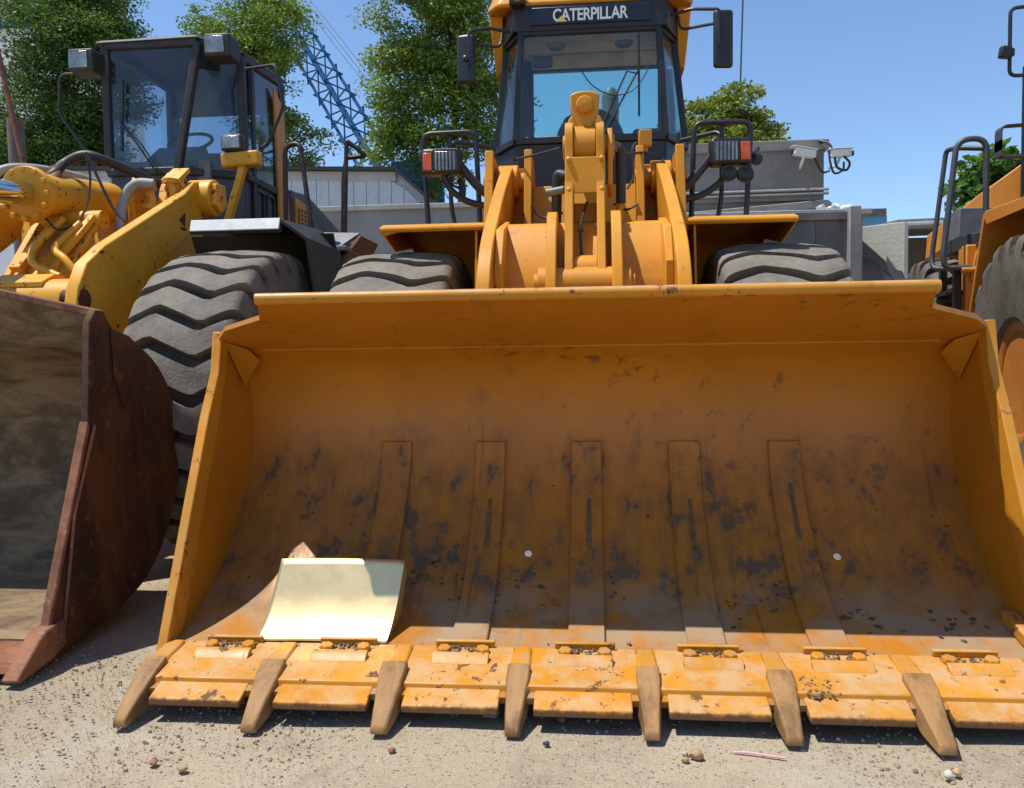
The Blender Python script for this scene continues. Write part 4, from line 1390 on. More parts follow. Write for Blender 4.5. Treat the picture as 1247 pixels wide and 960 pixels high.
# bucket: scoured bowl, rusty side plates, sloping spill guard
OP = spline([(2.86, 0.055), (3.05, 0.075), (3.35, 0.11), (3.65, 0.20), (3.85, 0.40), (3.95, 0.65), (3.93, 0.90), (3.80, 1.10), (3.56, 1.24)], 5)
oo = offset_profile(OP, 0.025)
m = MB(); m.px([tuple(p) for p in OP] + list(reversed(oo)), bx0 + 0.03, bx1 - 0.03)
obk = m.build('bucket', M['rust_in'], old)
ob = offset_profile(OP, 0.045)
for s, X in ((1, bx1), (-1, bx0)):
    outl = [(2.92, 0.06), (2.965, 0.18), (3.25, 0.91), (3.285, 1.33), (3.33, 1.385), (3.385, 1.385), (3.45, 1.31), (3.56, 1.285)] + [tuple(p) for p in reversed(ob[4:])]
    m = MB(); m.px(outl, X, X - s * 0.035)
    sp = m.build('side_plate', M['rust_out'], obk, bevel=0.006)
    m = MB(); m.px([(2.925, 0.07), (2.96, 0.19), (3.245, 0.92), (3.262, 0.90), (2.985, 0.2), (2.955, 0.07)], X + s * 0.002, X - s * 0.038)
    m.build('side_cutter', M['rust_edge'], obk, bevel=0.006)
    m = MB(); m.px([(2.74, 0.02), (2.90, 0.15), (3.02, 0.165), (3.03, 0.06), (2.95, 0.03), (2.76, 0.008)], X + s * 0.018, X - s * 0.05)
    m.build('corner_tooth', M['rust_edge'], obk, bevel=0.008)
    m = MB(); m.tube([(X + s * 0.006, 3.03, 0.12), (X + s * 0.008, 3.12, 0.55), (X + s * 0.008, 3.28, 0.90)], 0.007, 6); m.build('weld_seam', M['rust_edge'], obk)
    m = MB(); m.px([(3.42, 1.30), (3.52, 1.27), (3.66, 1.21), (3.60, 1.05), (3.50, 0.95), (3.44, 1.1)], X + s * 0.001, X + s * 0.014); m.build('patch_plate', M['rust_out'], obk, bevel=0.004)
# cutting edge plate
m = MB(); m.px([(2.78, 0.03), (2.80, 0.055), (3.06, 0.083), (3.06, 0.05)], bx0 + 0.05, bx1 - 0.05); m.build('cutting_edge', M['rust_edge'], obk, bevel=0.005)
m = MB()
xm = (bx0 + bx1) / 2
m.slab([(bx0 + 0.03, 3.56, 1.235), (bx1 - 0.03, 3.56, 1.235), (bx1 - 0.03, 3.40, 1.36), (bx1 - 0.55, 3.42, 1.475), (bx0 + 0.55, 3.42, 1.475), (bx0 + 0.03, 3.40, 1.36)], (0, 0.022, 0.012))
m.build('spill_guard', M['rust_in'], obk)
m = MB(); 
pth = [(bx0 + 0.02, 3.40, 1.37), (bx0 + 0.55, 3.42, 1.483), (bx1 - 0.55, 3.42, 1.483), (bx1 - 0.02, 3.40, 1.37)]
for a, b in zip(pth[:-1], pth[1:]):
    m.bar(a, b, 0.03, 0.034)
m.build('lip', M['rust_edge'], obk, bevel=0.006)
m = MB(); m.px([(3.0, 0.062), (3.0, 0.085), (3.06, 0.10), (3.10, 0.078)], bx0 + 0.05, bx1 - 0.05); m.build('edge_bar', M['rust_in'], obk)

# lift arms
oa = [(5.70, 2.42), (5.60, 2.395), (5.46, 2.29), (4.50, 1.82), (4.32, 1.70), (4.235, 1.56), (4.21, 1.44), (4.15, 1.1), (4.05, 0.72), (4.08, 0.58), (4.2, 0.52), (4.33, 0.6), (4.45, 1.0), (4.60, 1.28), (4.78, 1.50), (5.15, 1.79), (5.70, 2.15), (5.80, 2.25), (5.80, 2.36)]
for X in (-2.775, -4.025):
    m = MB(); m.px(oa, X - 0.038, X + 0.038)
    arm = m.build('lift_arm', M['yellow_old'], old, bevel=0.008)
    s = 1 if X > LX else -1
    m = MB(); m.cyl((X - s * 0.06, 5.76, 2.31), (X + s * 0.12, 5.76, 2.31), 0.13, 28)
    m.build('pivot_boss', M['yellow_old'], arm, bevel=0.01)
    m = MB(); m.px([(5.67, 2.25), (5.69, 2.40), (5.84, 2.41), (5.86, 2.27), (5.77, 2.20)], X + s * 0.12, X + s * 0.155)
    pc = m.build('pivot_cap', M['yellow_old'], arm, bevel=0.006)
    m = MB(); m.cyl((X - 0.07, 4.28, 1.50), (X + s * 0.045, 4.28, 1.50), 0.055, 20); m.build('pin_end', M['rust_out'], arm)
m = MB(); m.px([(5.36, 2.10), (5.44, 2.06), (5.45, 2.16)], -2.737, -2.734); m.build('warning_mark', M['rust_out'], old, smooth=0)
m = MB(); m.px([(5.38, 2.035), (5.45, 2.035), (5.45, 2.055), (5.38, 2.055)], -2.737, -2.734); m.build('warning_mark', M['rust_out'], old, smooth=0)
# lower cross tube and its flanged brackets
m = MB(); m.cyl((-3.98, 4.40, 1.47), (-2.81, 4.40, 1.47), 0.155, 36)
m.build('cross_tube', M['yellow_old'], old)
m = MB(); m.px([(4.28, 1.60), (4.40, 1.655), (4.52, 1.64), (4.52, 1.61), (4.40, 1.625), (4.28, 1.575)], -3.75, -2.98); m.build('cross_flange', M['yellow_old'], old)
# front frame tower behind
for X in (-2.92, -3.88):
    m = MB(); m.px([(5.3, 1.1), (5.35, 1.8), (5.52, 2.35), (5.62, 2.47), (5.78, 2.47), (5.95, 2.25), (6.3, 1.5), (6.3, 0.8), (5.3, 0.8)], X - 0.03, X + 0.03)
    m.build('tower_plate', M['yellow_old'], old, bevel=0.006)
m = MB(); m.slab([(-3.86, 5.42, 1.3), (-2.94, 5.42, 1.3), (-2.94, 5.62, 2.15), (-3.86, 5.62, 2.15)], (0, 0.03, -0.01)); m.build('tower_panel', M['yellow_old'], old)
# bellcrank in the centre: ribbed lever leaning forward, pipes on it
lv = empty('tilt_lever', (0, 0, 0), old)
for X in (-3.50, -3.22):
    m = MB(); m.px([(4.62, 1.58), (4.98, 2.02), (5.06, 2.10), (5.16, 2.06), (5.10, 1.95), (4.85, 1.55), (4.75, 1.4), (4.5, 1.35)], X - 0.022, X + 0.022)
    m.build('cheek_plate', M['yellow_old'], lv, bevel=0.005)
m = MB(); m.slab([(-3.52, 4.66, 1.60), (-3.14, 4.66, 1.60), (-3.10, 5.02, 2.04), (-3.36, 5.02, 2.04)], (0, 0.03, -0.02)); m.build('lever_face', M['yellow_old'], lv, bevel=0.005)
m = MB(); m.slab([(-3.47, 4.72, 1.70), (-3.40, 4.72, 1.70), (-3.30, 5.0, 2.05), (-3.34, 5.0, 2.05)], (0, -0.035, 0.03)); m.build('rib', M['yellow_old'], lv, bevel=0.005)
m = MB(); m.slab([(-3.22, 4.80, 1.80), (-3.17, 4.80, 1.80), (-3.10, 5.02, 2.06), (-3.14, 5.02, 2.06)], (0, -0.03, 0.025)); m.build('rib', M['yellow_old'], lv, bevel=0.005)
for pts in ([(-3.27, 4.93, 2.05), (-3.36, 4.74, 1.83), (-3.30, 4.66, 1.74), (-3.10, 4.62, 1.66)], [(-3.16, 4.93, 2.02), (-3.24, 4.76, 1.84), (-3.12, 4.70, 1.78), (-3.06, 4.70, 1.70)]):
    m = MB(); m.tube(fillet(pts, 0.07), 0.022, 12); m.build('pipe', M['yellow_old'], lv)
m = MB(); m.cyl((-3.55, 5.06, 2.06), (-3.08, 5.06, 2.06), 0.06, 20); m.build('lever_pin', M['yellow_old'], lv)
# tilt cylinder along the centre line, chrome rod out to the front
m = MB(); m.cyl((LX, 4.86, 2.19), (LX, 5.66, 2.285), 0.135, 32); tc = m.build('tilt_cylinder', M['yellow_old'], old, bevel=0.01)
m = MB(); m.lathe([(0.08, 0), (0.165, 0.01), (0.17, 0.05), (0.15, 0.07), (0.15, 0.11), (0.135, 0.12)], (LX, 4.76, 2.178), (0, 0.993, 0.118), 32)
for k in range(12):
    a = 2 * math.pi * k / 12
    m.lathe([(0.018, 0), (0.018, 0.03)], (LX + 0.148 * math.cos(a), 4.775, 2.178 + 0.148 * math.sin(a)), (0, -1, 0), 6)
m.build('gland_flange', M['yellow_old'], tc, bevel=0.004)
m = MB(); m.cyl((LX, 4.15, 2.105), (LX, 4.80, 2.183), 0.068, 24); m.build('piston_rod', M['chrome'], tc)
m = MB(); m.cyl((LX - 0.12, 4.1, 2.1), (LX + 0.12, 4.1, 2.1), 0.11, 24); m.build('rod_eye', M['yellow_old'], tc, bevel=0.006)
m = MB(); m.px([(5.50, 2.0), (5.48, 2.32), (5.56, 2.44), (5.72, 2.44), (5.95, 2.1), (5.95, 1.9)], -3.17, -3.12); m.build('cylinder_bracket', M['yellow_old'], old, bevel=0.01)
m = MB(); m.px([(5.50, 2.0), (5.48, 2.32), (5.56, 2.44), (5.72, 2.44), (5.95, 2.1), (5.95, 1.9)], -3.68, -3.63); m.build('cylinder_bracket', M['yellow_old'], old, bevel=0.01)
# hoses
m = MB(); m.tube(spline([(LX - 0.02, 4.98, 2.30), (LX + 0.03, 5.02, 2.36), (-3.40, 5.15, 2.44), (-3.30, 5.2, 2.505), (-3.20, 5.25, 2.49), (-3.05, 5.45, 2.42), (-2.98, 5.75, 2.38)], 6), 0.032, 12); m.build('hydraulic_hose', M['hose'], old)
m = MB(); m.tube(spline([(-3.44, 4.95, 2.255), (-3.37, 4.9, 2.25), (-3.36, 5.0, 2.32), (-3.385, 5.04, 2.385)], 5), 0.036, 12); m.build('hose_end', M['rust_edge'], old)
m = MB(); m.tube(spline([(-3.75, 4.9, 2.2), (-3.70, 4.95, 2.36), (-3.58, 5.1, 2.41), (-3.42, 5.4, 2.40), (-3.32, 5.6, 2.34)], 6), 0.028, 12); m.build('hydraulic_hose', M['hose_grey'], old)
m = MB(); m.tube(spline([(-3.10, 5.25, 1.80), (-3.10, 5.28, 2.10), (-3.075, 5.3, 2.25), (-3.0, 5.32, 2.335), (-2.89, 5.34, 2.335)], 6), 0.034, 14); m.build('conduit', M['hose_grey'], old)
m = MB(); m.tube(spline([(-3.21, 5.1, 2.50), (-3.19, 5.1, 2.30), (-3.19, 5.0, 2.08), (-3.24, 4.85, 1.97), (-3.34, 4.85, 2.05)], 6), 0.007, 6); m.build('cable', M['hose'], old)
m = MB(); m.tube(spline([(-3.20, 5.1, 2.48), (-3.12, 5.1, 2.30), (-3.04, 5.1, 2.14), (-2.96, 5.1, 2.05)], 6), 0.009, 6); m.build('cable', M['hose'], old)
for (x, y, z) in ((-2.99, 5.45, 2.33), (-2.86, 5.5, 2.38)):
    m = MB(); m.tube(spline([(x, y, z), (x + 0.02, y, z - 0.12), (x - 0.04, y, z - 0.26)], 5), 0.028, 10); m.lathe([(0.05, 0), (0.05, 0.03)], (x + 0.01, y, z - 0.14), (0, 0, 1), 12); m.lathe([(0.05, 0), (0.05, 0.03)], (x, y, z - 0.01), (0, 0, 1), 12); m.build('pipe', M['yellow_old'], old)
m = MB(); m.slab([(-2.93, 5.5, 2.40), (-2.80, 5.5, 2.40), (-2.78, 5.62, 2.50), (-2.90, 5.62, 2.50)], (0, 0.01, -0.03)); m.bar((-2.82, 5.55, 2.42), (-2.76, 5.6, 2.28), 0.03, 0.05); m.build('bracket', M['yellow_old'], old, bevel=0.004)
# lamp on its slanting post
m = MB(); m.bar((-2.58, 5.72, 2.05), (-2.41, 5.68, 2.53), 0.045, 0.06, up=(0, 1, 0)); lp = m.build('lamp_post', M['yellow_old'], old, bevel=0.005)
m = MB(); m.obox((-2.425, 5.68, 2.555), (0.27, 0.1, 0.1), ry=-3); m.build('lamp_bracket', M['yellow_old'], old, bevel=0.014)
m = MB(); m.obox((-2.475, 5.66, 2.665), (0.155, 0.09, 0.115)); hl = m.build('headlamp', M['black_dusty'], old, bevel=0.018)
m = MB(); m.obox((-2.475, 5.613, 2.665), (0.125, 0.008, 0.085)); m.build('lens', M['lens'], hl, bevel=0.004)
# wheel and fender
add_wheel(old, (-2.08, 4.85, 0.905), rim_old, tyre_wave_b, roll=0.35, flip=True, rotz=R(-3))
add_wheel(old, (-4.65, 4.85, 0.905), rim_old, tyre_wave_b, roll=0.1, rotz=R(-3))
add_wheel(old, (-2.275, 8.0, 0.905), rim_old, tyre_wave_b, roll=0.1, flip=True)
add_wheel(old, (-4.525, 8.0, 0.905), rim_old, tyre_wave_b, roll=0.1)
for s in (1, -1):
    def F(x):
        return LX + s * x
    m = MB(); m.px([(4.72, 1.915), (4.745, 1.98), (5.5, 2.02), (5.5, 1.99), (4.78, 1.945), (4.745, 1.90)], F(1.05), F(1.60)); fn = m.build('fender', M['black_dusty'], old, bevel=0.004)
    m = MB(); m.slab([(F(1.06), 4.715, 1.915), (F(1.60), 4.715, 1.915), (F(1.60), 4.74, 1.982), (F(1.06), 4.74, 1.982)], (0, -0.012, 0.003)); m.build('fender_strip', M['white_strip'], fn, bevel=0.003)
    m = MB(); m.slab([(F(1.60), 4.73, 1.98), (F(1.72), 4.85, 1.88), (F(1.72), 5.5, 1.88), (F(1.60), 5.5, 2.02)], (0, 0, -0.02)); m.slab([(F(1.72), 4.85, 1.88), (F(1.74), 4.95, 1.45), (F(1.74), 5.5, 1.45), (F(1.72), 5.5, 1.88)], (-s * 0.015, 0, 0)); m.build('fender_flap', M['black_dusty'], fn)
    m = MB(); m.slab([(F(0.75), 5.35, 1.98), (F(1.72), 5.35, 1.98), (F(1.72), 5.75, 1.3), (F(0.75), 5.75, 1.3)], (0, 0.02, 0)); m.build('fender_rear', M['black_dusty'], fn)
m = MB(); m.cyl((-4.3, 4.85, 0.905), (-2.5, 4.85, 0.905), 0.2, 20); m.build('axle', M['yellow_old'], old)
m = MB(); m.box(-3.85, -2.95, 5.4, 6.5, 0.7, 1.5); m.build('front_frame', M['yellow_old'], old, bevel=0.02)

# cab of the older loader
oc = empty('cab', (0, 0, 0), old)
Sb = [(-3.72, 6.22, 2.62), (-3.17, 6.22, 2.62), (-2.75, 6.50, 2.62), (-2.75, 7.35, 2.62), (-3.80, 7.35, 2.62)]
Hb = [(-3.74, 6.25, 3.60), (-2.99, 6.25, 3.60), (-2.76, 6.50, 3.56), (-2.76, 7.35, 3.62), (-3.80, 7.35, 3.62)]
m = MB(); m.loft([(p[0], p[1], 1.95) for p in Sb], Sb); m.build('door_panel', M['navy'], oc, bevel=0.01)
m = MB()
for i in range(5):
    m.bar(Sb[i], Hb[i], 0.06, 0.06, up=(0, 1, 0))
    m.bar(Sb[i], Sb[(i + 1) % 5], 0.06, 0.06)
    m.bar(Hb[i], Hb[(i + 1) % 5], 0.06, 0.07)
m.build('cab_frame', M['black_dusty'], oc, bevel=0.012)
pane('windshield', [Sb[0], Sb[1], Hb[1], Hb[0]], M['glass_dusty'], oc)
pane('corner_glass', [Sb[1], Sb[2], Hb[2], Hb[1]], M['glass_dark'], oc)
md, mh = Vector((-2.75, 6.62, 2.62)), Vector((-2.76, 6.62, 3.56))
pane('side_glass', [Sb[2], Sb[3], Hb[3], Hb[2]], M['glass_dark'], oc)
pane('side_glass', [Sb[4], Sb[0], Hb[0], Hb[4]], M['glass_dusty'], oc)
m = MB(); m.box(-3.80, -3.72, 7.33, 7.37, 2.62, 3.62); m.box(-2.84, -2.75, 7.33, 7.37, 2.62, 3.62); m.box(-3.8, -2.75, 7.33, 7.37, 3.36, 3.62); m.box(-3.8, -2.75, 7.33, 7.37, 2.4, 2.7); m.build('rear_wall', M['grey_dark'], oc)
pane('rear_window', [(-3.72, 7.35, 2.7), (-2.84, 7.35, 2.7), (-2.84, 7.35, 3.36), (-3.72, 7.35, 3.36)], M['glass_dusty'], oc, inset=0)
m = MB(); m.loft([(-3.82, 6.20, 3.61), (-2.98, 6.20, 3.62), (-2.72, 6.48, 3.58), (-2.72, 7.45, 3.65), (-3.84, 7.45, 3.65)], [(-3.78, 6.24, 3.645), (-3.0, 6.24, 3.655), (-2.76, 6.5, 3.615), (-2.76, 7.4, 3.69), (-3.8, 7.4, 3.69)]); m.build('roof', M['black_dusty'], oc, bevel=0.012)
m = MB(); m.box(-3.7, -2.95, 6.3, 6.55, 2.5, 2.72); m.slab([(-3.5, 6.32, 2.72), (-3.05, 6.32, 2.72), (-3.08, 6.52, 2.88), (-3.48, 6.52, 2.88)], (0, 0.06, -0.06)); m.build('dashboard', M['grey_mid'], oc, bevel=0.01)
m = MB(); m.box(-3.5, -3.05, 6.85, 7.2, 2.3, 2.6); m.slab([(-3.48, 7.12, 2.55), (-3.07, 7.12, 2.55), (-3.1, 7.2, 3.0), (-3.45, 7.2, 3.0)], (0, 0.1, 0)); m.build('seat', M['seat'], oc, bevel=0.04)
m = MB(); m.tube([(-3.28 + 0.18 * math.cos(a), 6.66 + 0.12 * math.sin(a), 2.95 + 0.1 * math.sin(a)) for a in np.linspace(0, 2 * math.pi, 24, endpoint=False)], 0.014, 8, closed=True); m.build('steering_wheel', M['seat'], oc)
m = MB(); m.bar((-3.60, 6.19, 2.78), (-3.585, 6.20, 3.32), 0.018, 0.02, up=(0, 1, 0)); m.tube([(-3.32, 6.18, 2.60), (-3.46, 6.165, 2.82), (-3.60, 6.17, 3.0)], 0.009, 6); m.tube([(-3.29, 6.18, 2.60), (-3.43, 6.165, 2.82), (-3.58, 6.17, 2.98)], 0.007, 6); m.build('wiper', M['black'], oc)
# yellow rear post of the cab
m = MB(); m.loft([(-2.735, 7.15, 1.95), (-2.715, 7.15, 1.95), (-2.715, 7.42, 1.95), (-2.735, 7.42, 1.95)], [(-2.735, 7.08, 3.50), (-2.715, 7.08, 3.50), (-2.715, 7.30, 3.38), (-2.735, 7.30, 3.38)]); m.build('rear_post', M['yellow'], oc, bevel=0.004)
m = MB(); m.box(-2.745, -2.725, 6.62, 6.68, 2.02, 3.52); m.build('door_pillar', M['black_dusty'], oc, bevel=0.006)
# raised frames on the lower door panel
for y0, y1 in ((6.70, 6.85), (6.92, 7.08)):
    m = MB(); m.tube(fillet([(-2.742, y0, 2.10), (-2.742, y1, 2.10), (-2.742, y1, 2.55), (-2.742, y0, 2.55)], 0.05, closed=True), 0.014, 8, closed=True); m.build('door_moulding', M['black'], oc)
m = MB(); m.box(-2.76, -2.73, 6.40, 7.40, 1.94, 2.02); m.build('sill_strip', M['yellow_old'], oc, bevel=0.004)
# roof lamps
for x, y, z in ((-3.85, 6.13, 3.45), (-2.78, 6.15, 3.52)):
    m = MB(); m.box(x - 0.1, x + 0.1, y - 0.05, y + 0.16, z - 0.085, z + 0.085); hl = m.build('work_lamp', M['black_dusty'], oc, bevel=0.016)
    m = MB(); m.box(x - 0.085, x + 0.06, y - 0.058, y - 0.048, z - 0.062, z + 0.062); m.build('lens', M['lens'], hl, bevel=0.004)
# mirror loops
m = MB(); m.tube(fillet([(-3.83, 6.2, 3.375), (-4.06, 6.15, 3.375), (-4.08, 6.15, 3.08), (-3.87, 6.2, 2.75), (-3.83, 6.22, 2.68)], 0.06), 0.012, 8); m.build('mirror_loop', M['black_dusty'], oc)
m = MB(); m.tube(fillet([(-2.70, 6.45, 3.45), (-2.40, 6.3, 3.42), (-2.345, 6.3, 3.10), (-2.5, 6.35, 2.82), (-2.58, 6.4, 2.82)], 0.05), 0.013, 8); m.build('mirror_loop', M['black_dusty'], oc)

# rear hood with its vent, steps and handrails
m = MB(); m.px([(7.45, 1.4), (7.45, 2.70), (7.9, 2.74), (9.6, 2.42), (10.2, 2.2), (10.2, 1.0), (7.45, 1.0)], -3.95, -2.72); hd = m.build('engine_hood', M['grey_dark'], old, bevel=0.03)
m = MB(); m.px([(7.50, 1.9), (7.50, 2.64), (7.95, 2.60), (8.0, 2.25), (9.6, 2.12), (9.6, 1.9)], -2.722, -2.70); m.build('side_panel', M['yellow'], hd, bevel=0.004)
m = MB()
m.box(-2.702, -2.694, 7.57, 7.88, 2.05, 2.55)
m.build('vent', M['black'], hd)
m = MB()
for q in range(13):
    m.box(-2.695, -2.688, 7.57, 7.88, 2.06 + q * 0.037, 2.073 + q * 0.037)
for q in range(4):
    m.box(-2.696, -2.689, 7.57 + q * 0.098, 7.59 + q * 0.098, 2.05, 2.55)
m.build('vent_grille', M['yellow'], hd)
m = MB(); m.lathe([(0.12, 0), (0.12, 0.25), (0.09, 0.3), (0, 0.3)], (-2.5, 9.9, 2.05), (0, 0, 1), 18); m.build('air_filter', M['grey_mid'], old)
m = MB(); m.box(-2.70, -1.95, 6.55, 7.45, 2.02, 2.06); st = m.build('deck', M['grey_mid'], old, bevel=0.008)
m = MB(); m.loft([(-2.02, 6.6, 1.95), (-1.90, 6.75, 2.17), (-1.90, 7.3, 2.17), (-2.02, 7.3, 1.95)], [(-2.00, 6.6, 1.94), (-1.88, 6.75, 2.16), (-1.88, 7.3, 2.16), (-2.00, 7.3, 1.94)]); m.build('deck_flap', M['rust_edge'], st)
m = MB(); m.slab([(-2.37, 6.58, 2.06), (-2.04, 6.58, 2.04), (-1.90, 6.78, 2.19), (-2.42, 6.78, 2.21)], (0, 0.02, -0.02)); m.build('deck_plate', M['grey_mid'], st)
m = MB(); m.box(-2.70, -2.0, 6.57, 7.45, 1.3, 2.0); m.build('tank', M['black_dusty'], old, bevel=0.02)
m = MB(); m.box(-2.60, -2.42, 6.53, 6.57, 1.4, 1.88); m.build('tank_panel', M['yellow'], old, bevel=0.02)
m = MB(); m.box(-2.1, -1.85, 8.9, 9.6, 1.8, 2.15); m.build('battery_box', M['grey_dark'], old, bevel=0.01)
rail([fillet([(-2.47, 6.62, 2.05), (-2.46, 6.62, 2.88), (-2.33, 6.6, 2.90), (-2.22, 6.55, 2.10), (-2.08, 6.5, 1.93), (-2.08, 6.5, 1.3)], 0.08)], 0.02, 'handrail', M['steel_brown'], old)
rail([fillet([(-2.16, 7.2, 2.05), (-2.12, 7.2, 3.06), (-1.96, 7.25, 2.93), (-2.14, 7.3, 2.93)], 0.03), fillet([(-2.21, 7.3, 2.05), (-2.18, 7.3, 2.80), (-2.13, 7.22, 2.9)], 0.05)], 0.019, 'handrail', M['steel_brown'], old)
m = MB()
for z in (0.6, 0.95, 1.3):
    m.box(-2.12, -1.80, 6.42, 6.62, z, z + 0.03)
m.box(-2.12, -2.09, 6.5, 6.54, 0.5, 1.95); m.box(-1.83, -1.80, 6.5, 6.54, 0.5, 1.95)
m.build('step_ladder', M['black_dusty'], old)

# ================================================================== the orange wheel loader cut by the right edge
rl = empty('wheel_loader', (3.9, 5.6, 0))
tag(rl, 'orange wheel loader at the right edge with black ladder rails and a big dusty tyre', 'wheel loader', 'wheel loaders parked side by side')
TH = R(-8.5)
dirb = Vector((math.sin(R(8.5)), math.cos(R(8.5)), 0))        # backwards along this machine
dirx = Vector((math.cos(R(8.5)), -math.sin(R(8.5)), 0))       # across, away from us
fw = Vector((2.64, 5.6, 0.95)) + dirx * 0.33
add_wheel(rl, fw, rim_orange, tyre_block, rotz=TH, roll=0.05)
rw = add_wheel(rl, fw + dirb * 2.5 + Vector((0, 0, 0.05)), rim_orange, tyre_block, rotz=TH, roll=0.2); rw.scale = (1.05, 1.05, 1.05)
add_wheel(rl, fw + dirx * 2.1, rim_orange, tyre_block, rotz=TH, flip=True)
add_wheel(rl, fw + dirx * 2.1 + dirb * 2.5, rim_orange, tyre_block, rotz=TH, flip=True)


def rp(a, b, z):
    """point of the orange loader: a across from its outer tyre face, b back from the front axle"""
    p = Vector((2.64, 5.6, 0)) + dirx * a + dirb * b
    return (p.x, p.y, z)


# fender: flat top, slanted front, hanging rear flap
sect = [(-0.55, 1.95), (-0.30, 2.09), (0.55, 2.13), (0.62, 2.11), (0.98, 1.30), (0.95, 1.29), (0.57, 2.08), (-0.30, 2.06), (-0.53, 1.92)]
m = MB(); m.loft([rp(0.03, b, z) for b, z in sect], [rp(0.72, b, z) for b, z in sect]); fd = m.build('fender', M['orange'], rl, bevel=0.006)
m = MB(); m.slab([rp(0.72, -0.5, 1.95), rp(0.72, 0.55, 2.08), rp(0.72, 0.95, 1.3), rp(0.72, 0.9, 0.9), rp(0.72, -0.4, 0.9)], dirx * 0.02); m.build('fender_inner', M['orange'], fd)
m = MB(); m.slab([rp(0.03, -0.53, 1.93), rp(0.03, -0.30, 2.085), rp(0.03, 0.57, 2.10), rp(0.03, 0.5, 2.03), rp(0.03, -0.28, 2.02)], -dirx * 0.008); m.build('fender_edge', M['orange'], fd)
# column and platform behind the wheel
m = MB(); m.loft([rp(0.10, 1.28, 0.6), rp(0.24, 1.28, 0.6), rp(0.24, 1.5, 0.6), rp(0.10, 1.5, 0.6)], [rp(0.10, 1.28, 1.98), rp(0.24, 1.28, 1.98), rp(0.24, 1.5, 1.98), rp(0.10, 1.5, 1.98)]); m.build('column', M['orange'], rl, bevel=0.01)
m = MB(); m.loft([rp(0.10, 1.42, 1.96), rp(0.20, 1.22, 1.96), rp(0.8, 1.22, 1.96), rp(0.8, 2.0, 1.96), rp(0.10, 2.0, 1.96)], [rp(0.09, 1.40, 2.07), rp(0.20, 1.20, 2.07), rp(0.8, 1.20, 2.07), rp(0.8, 2.0, 2.07), rp(0.09, 2.0, 2.07)]); m.build('platform', M['grey_dark'], rl, bevel=0.006)
m = MB(); m.loft([rp(0.22, 1.95, 2.08), rp(0.84, 1.95, 2.08), rp(0.84, 2.5, 2.08), rp(0.22, 2.5, 2.08)], [rp(0.22, 1.95, 2.37), rp(0.84, 1.95, 2.35), rp(0.84, 2.5, 2.35), rp(0.22, 2.5, 2.37)]); m.build('battery_box', M['grey_mid'], rl, bevel=0.008)
m = MB(); m.loft([rp(0.58, 2.6, 2.3), rp(0.88, 2.55, 2.3), rp(2.0, 2.55, 2.3), rp(2.0, 4.8, 2.2), rp(0.58, 4.8, 2.2)], [rp(0.60, 2.7, 2.62), rp(0.88, 2.6, 2.84), rp(2.0, 2.6, 2.84), rp(2.0, 4.8, 2.7), rp(0.60, 4.8, 2.5)]); m.build('engine_hood', M['orange'], rl, bevel=0.02)
m = MB(); m.loft([rp(0.85, 1.9, 0.9), rp(1.7, 1.9, 0.9), rp(1.7, 4.8, 0.9), rp(0.85, 4.8, 0.9)], [rp(0.85, 1.9, 2.2), rp(1.7, 1.9, 2.2), rp(1.7, 4.8, 2.15), rp(0.85, 4.8, 2.15)]); m.build('rear_frame', M['orange'], rl, bevel=0.02)
m = MB(); m.loft([rp(0.75, -0.6, 0.7), rp(1.7, -0.6, 0.7), rp(1.7, 1.2, 0.7), rp(0.75, 1.2, 0.7)], [rp(0.75, -0.4, 1.7), rp(1.7, -0.4, 1.7), rp(1.7, 1.0, 1.9), rp(0.75, 1.0, 1.9)]); m.build('front_frame', M['orange'], rl, bevel=0.02)
# ladder rails
RA = fillet([rp(0.14, 1.26, 1.80), rp(-0.05, 1.26, 1.80), rp(-0.07, 1.26, 1.89), rp(0.03, 1.30, 2.80), rp(0.24, 1.30, 2.80), rp(0.24, 1.30, 2.06)], 0.12, 8)
rail([RA], 0.023, 'handrail', M['grey_dark'], rl, 12)
RB = fillet([rp(0.18, 1.38, 1.80), rp(-0.06, 1.62, 1.83), rp(-0.06, 1.66, 1.92), rp(0.04, 1.66, 2.80), rp(0.08, 1.5, 2.78), rp(0.26, 1.40, 2.74)], 0.05, 5)
rail([RB], 0.02, 'handrail', M['grey_dark'], rl, 12)
m = MB()
for zz in (0.55, 0.9, 1.25, 1.6):
    m.loft([rp(-0.02, 1.35, zz), rp(0.10, 1.35, zz), rp(0.10, 1.75, zz), rp(-0.02, 1.75, zz)], [rp(-0.02, 1.35, zz + 0.03), rp(0.10, 1.35, zz + 0.03), rp(0.10, 1.75, zz + 0.03), rp(-0.02, 1.75, zz + 0.03)])
for b in (1.33, 1.75):
    m.bar(rp(0.05, b, 0.5), rp(0.05, b, 1.83), 0.035, 0.06)
m.build('step_ladder', M['black'], rl, bevel=0.004)
m = MB(); m.bar(rp(0.15, 1.27, 1.70), rp(0.19, 1.27, 1.92), 0.05, 0.05); m.cyl(rp(0.06, 1.25, 1.78), rp(0.2, 1.25, 1.78), 0.025, 12); m.build('hinge', M['orange'], rl, bevel=0.004)
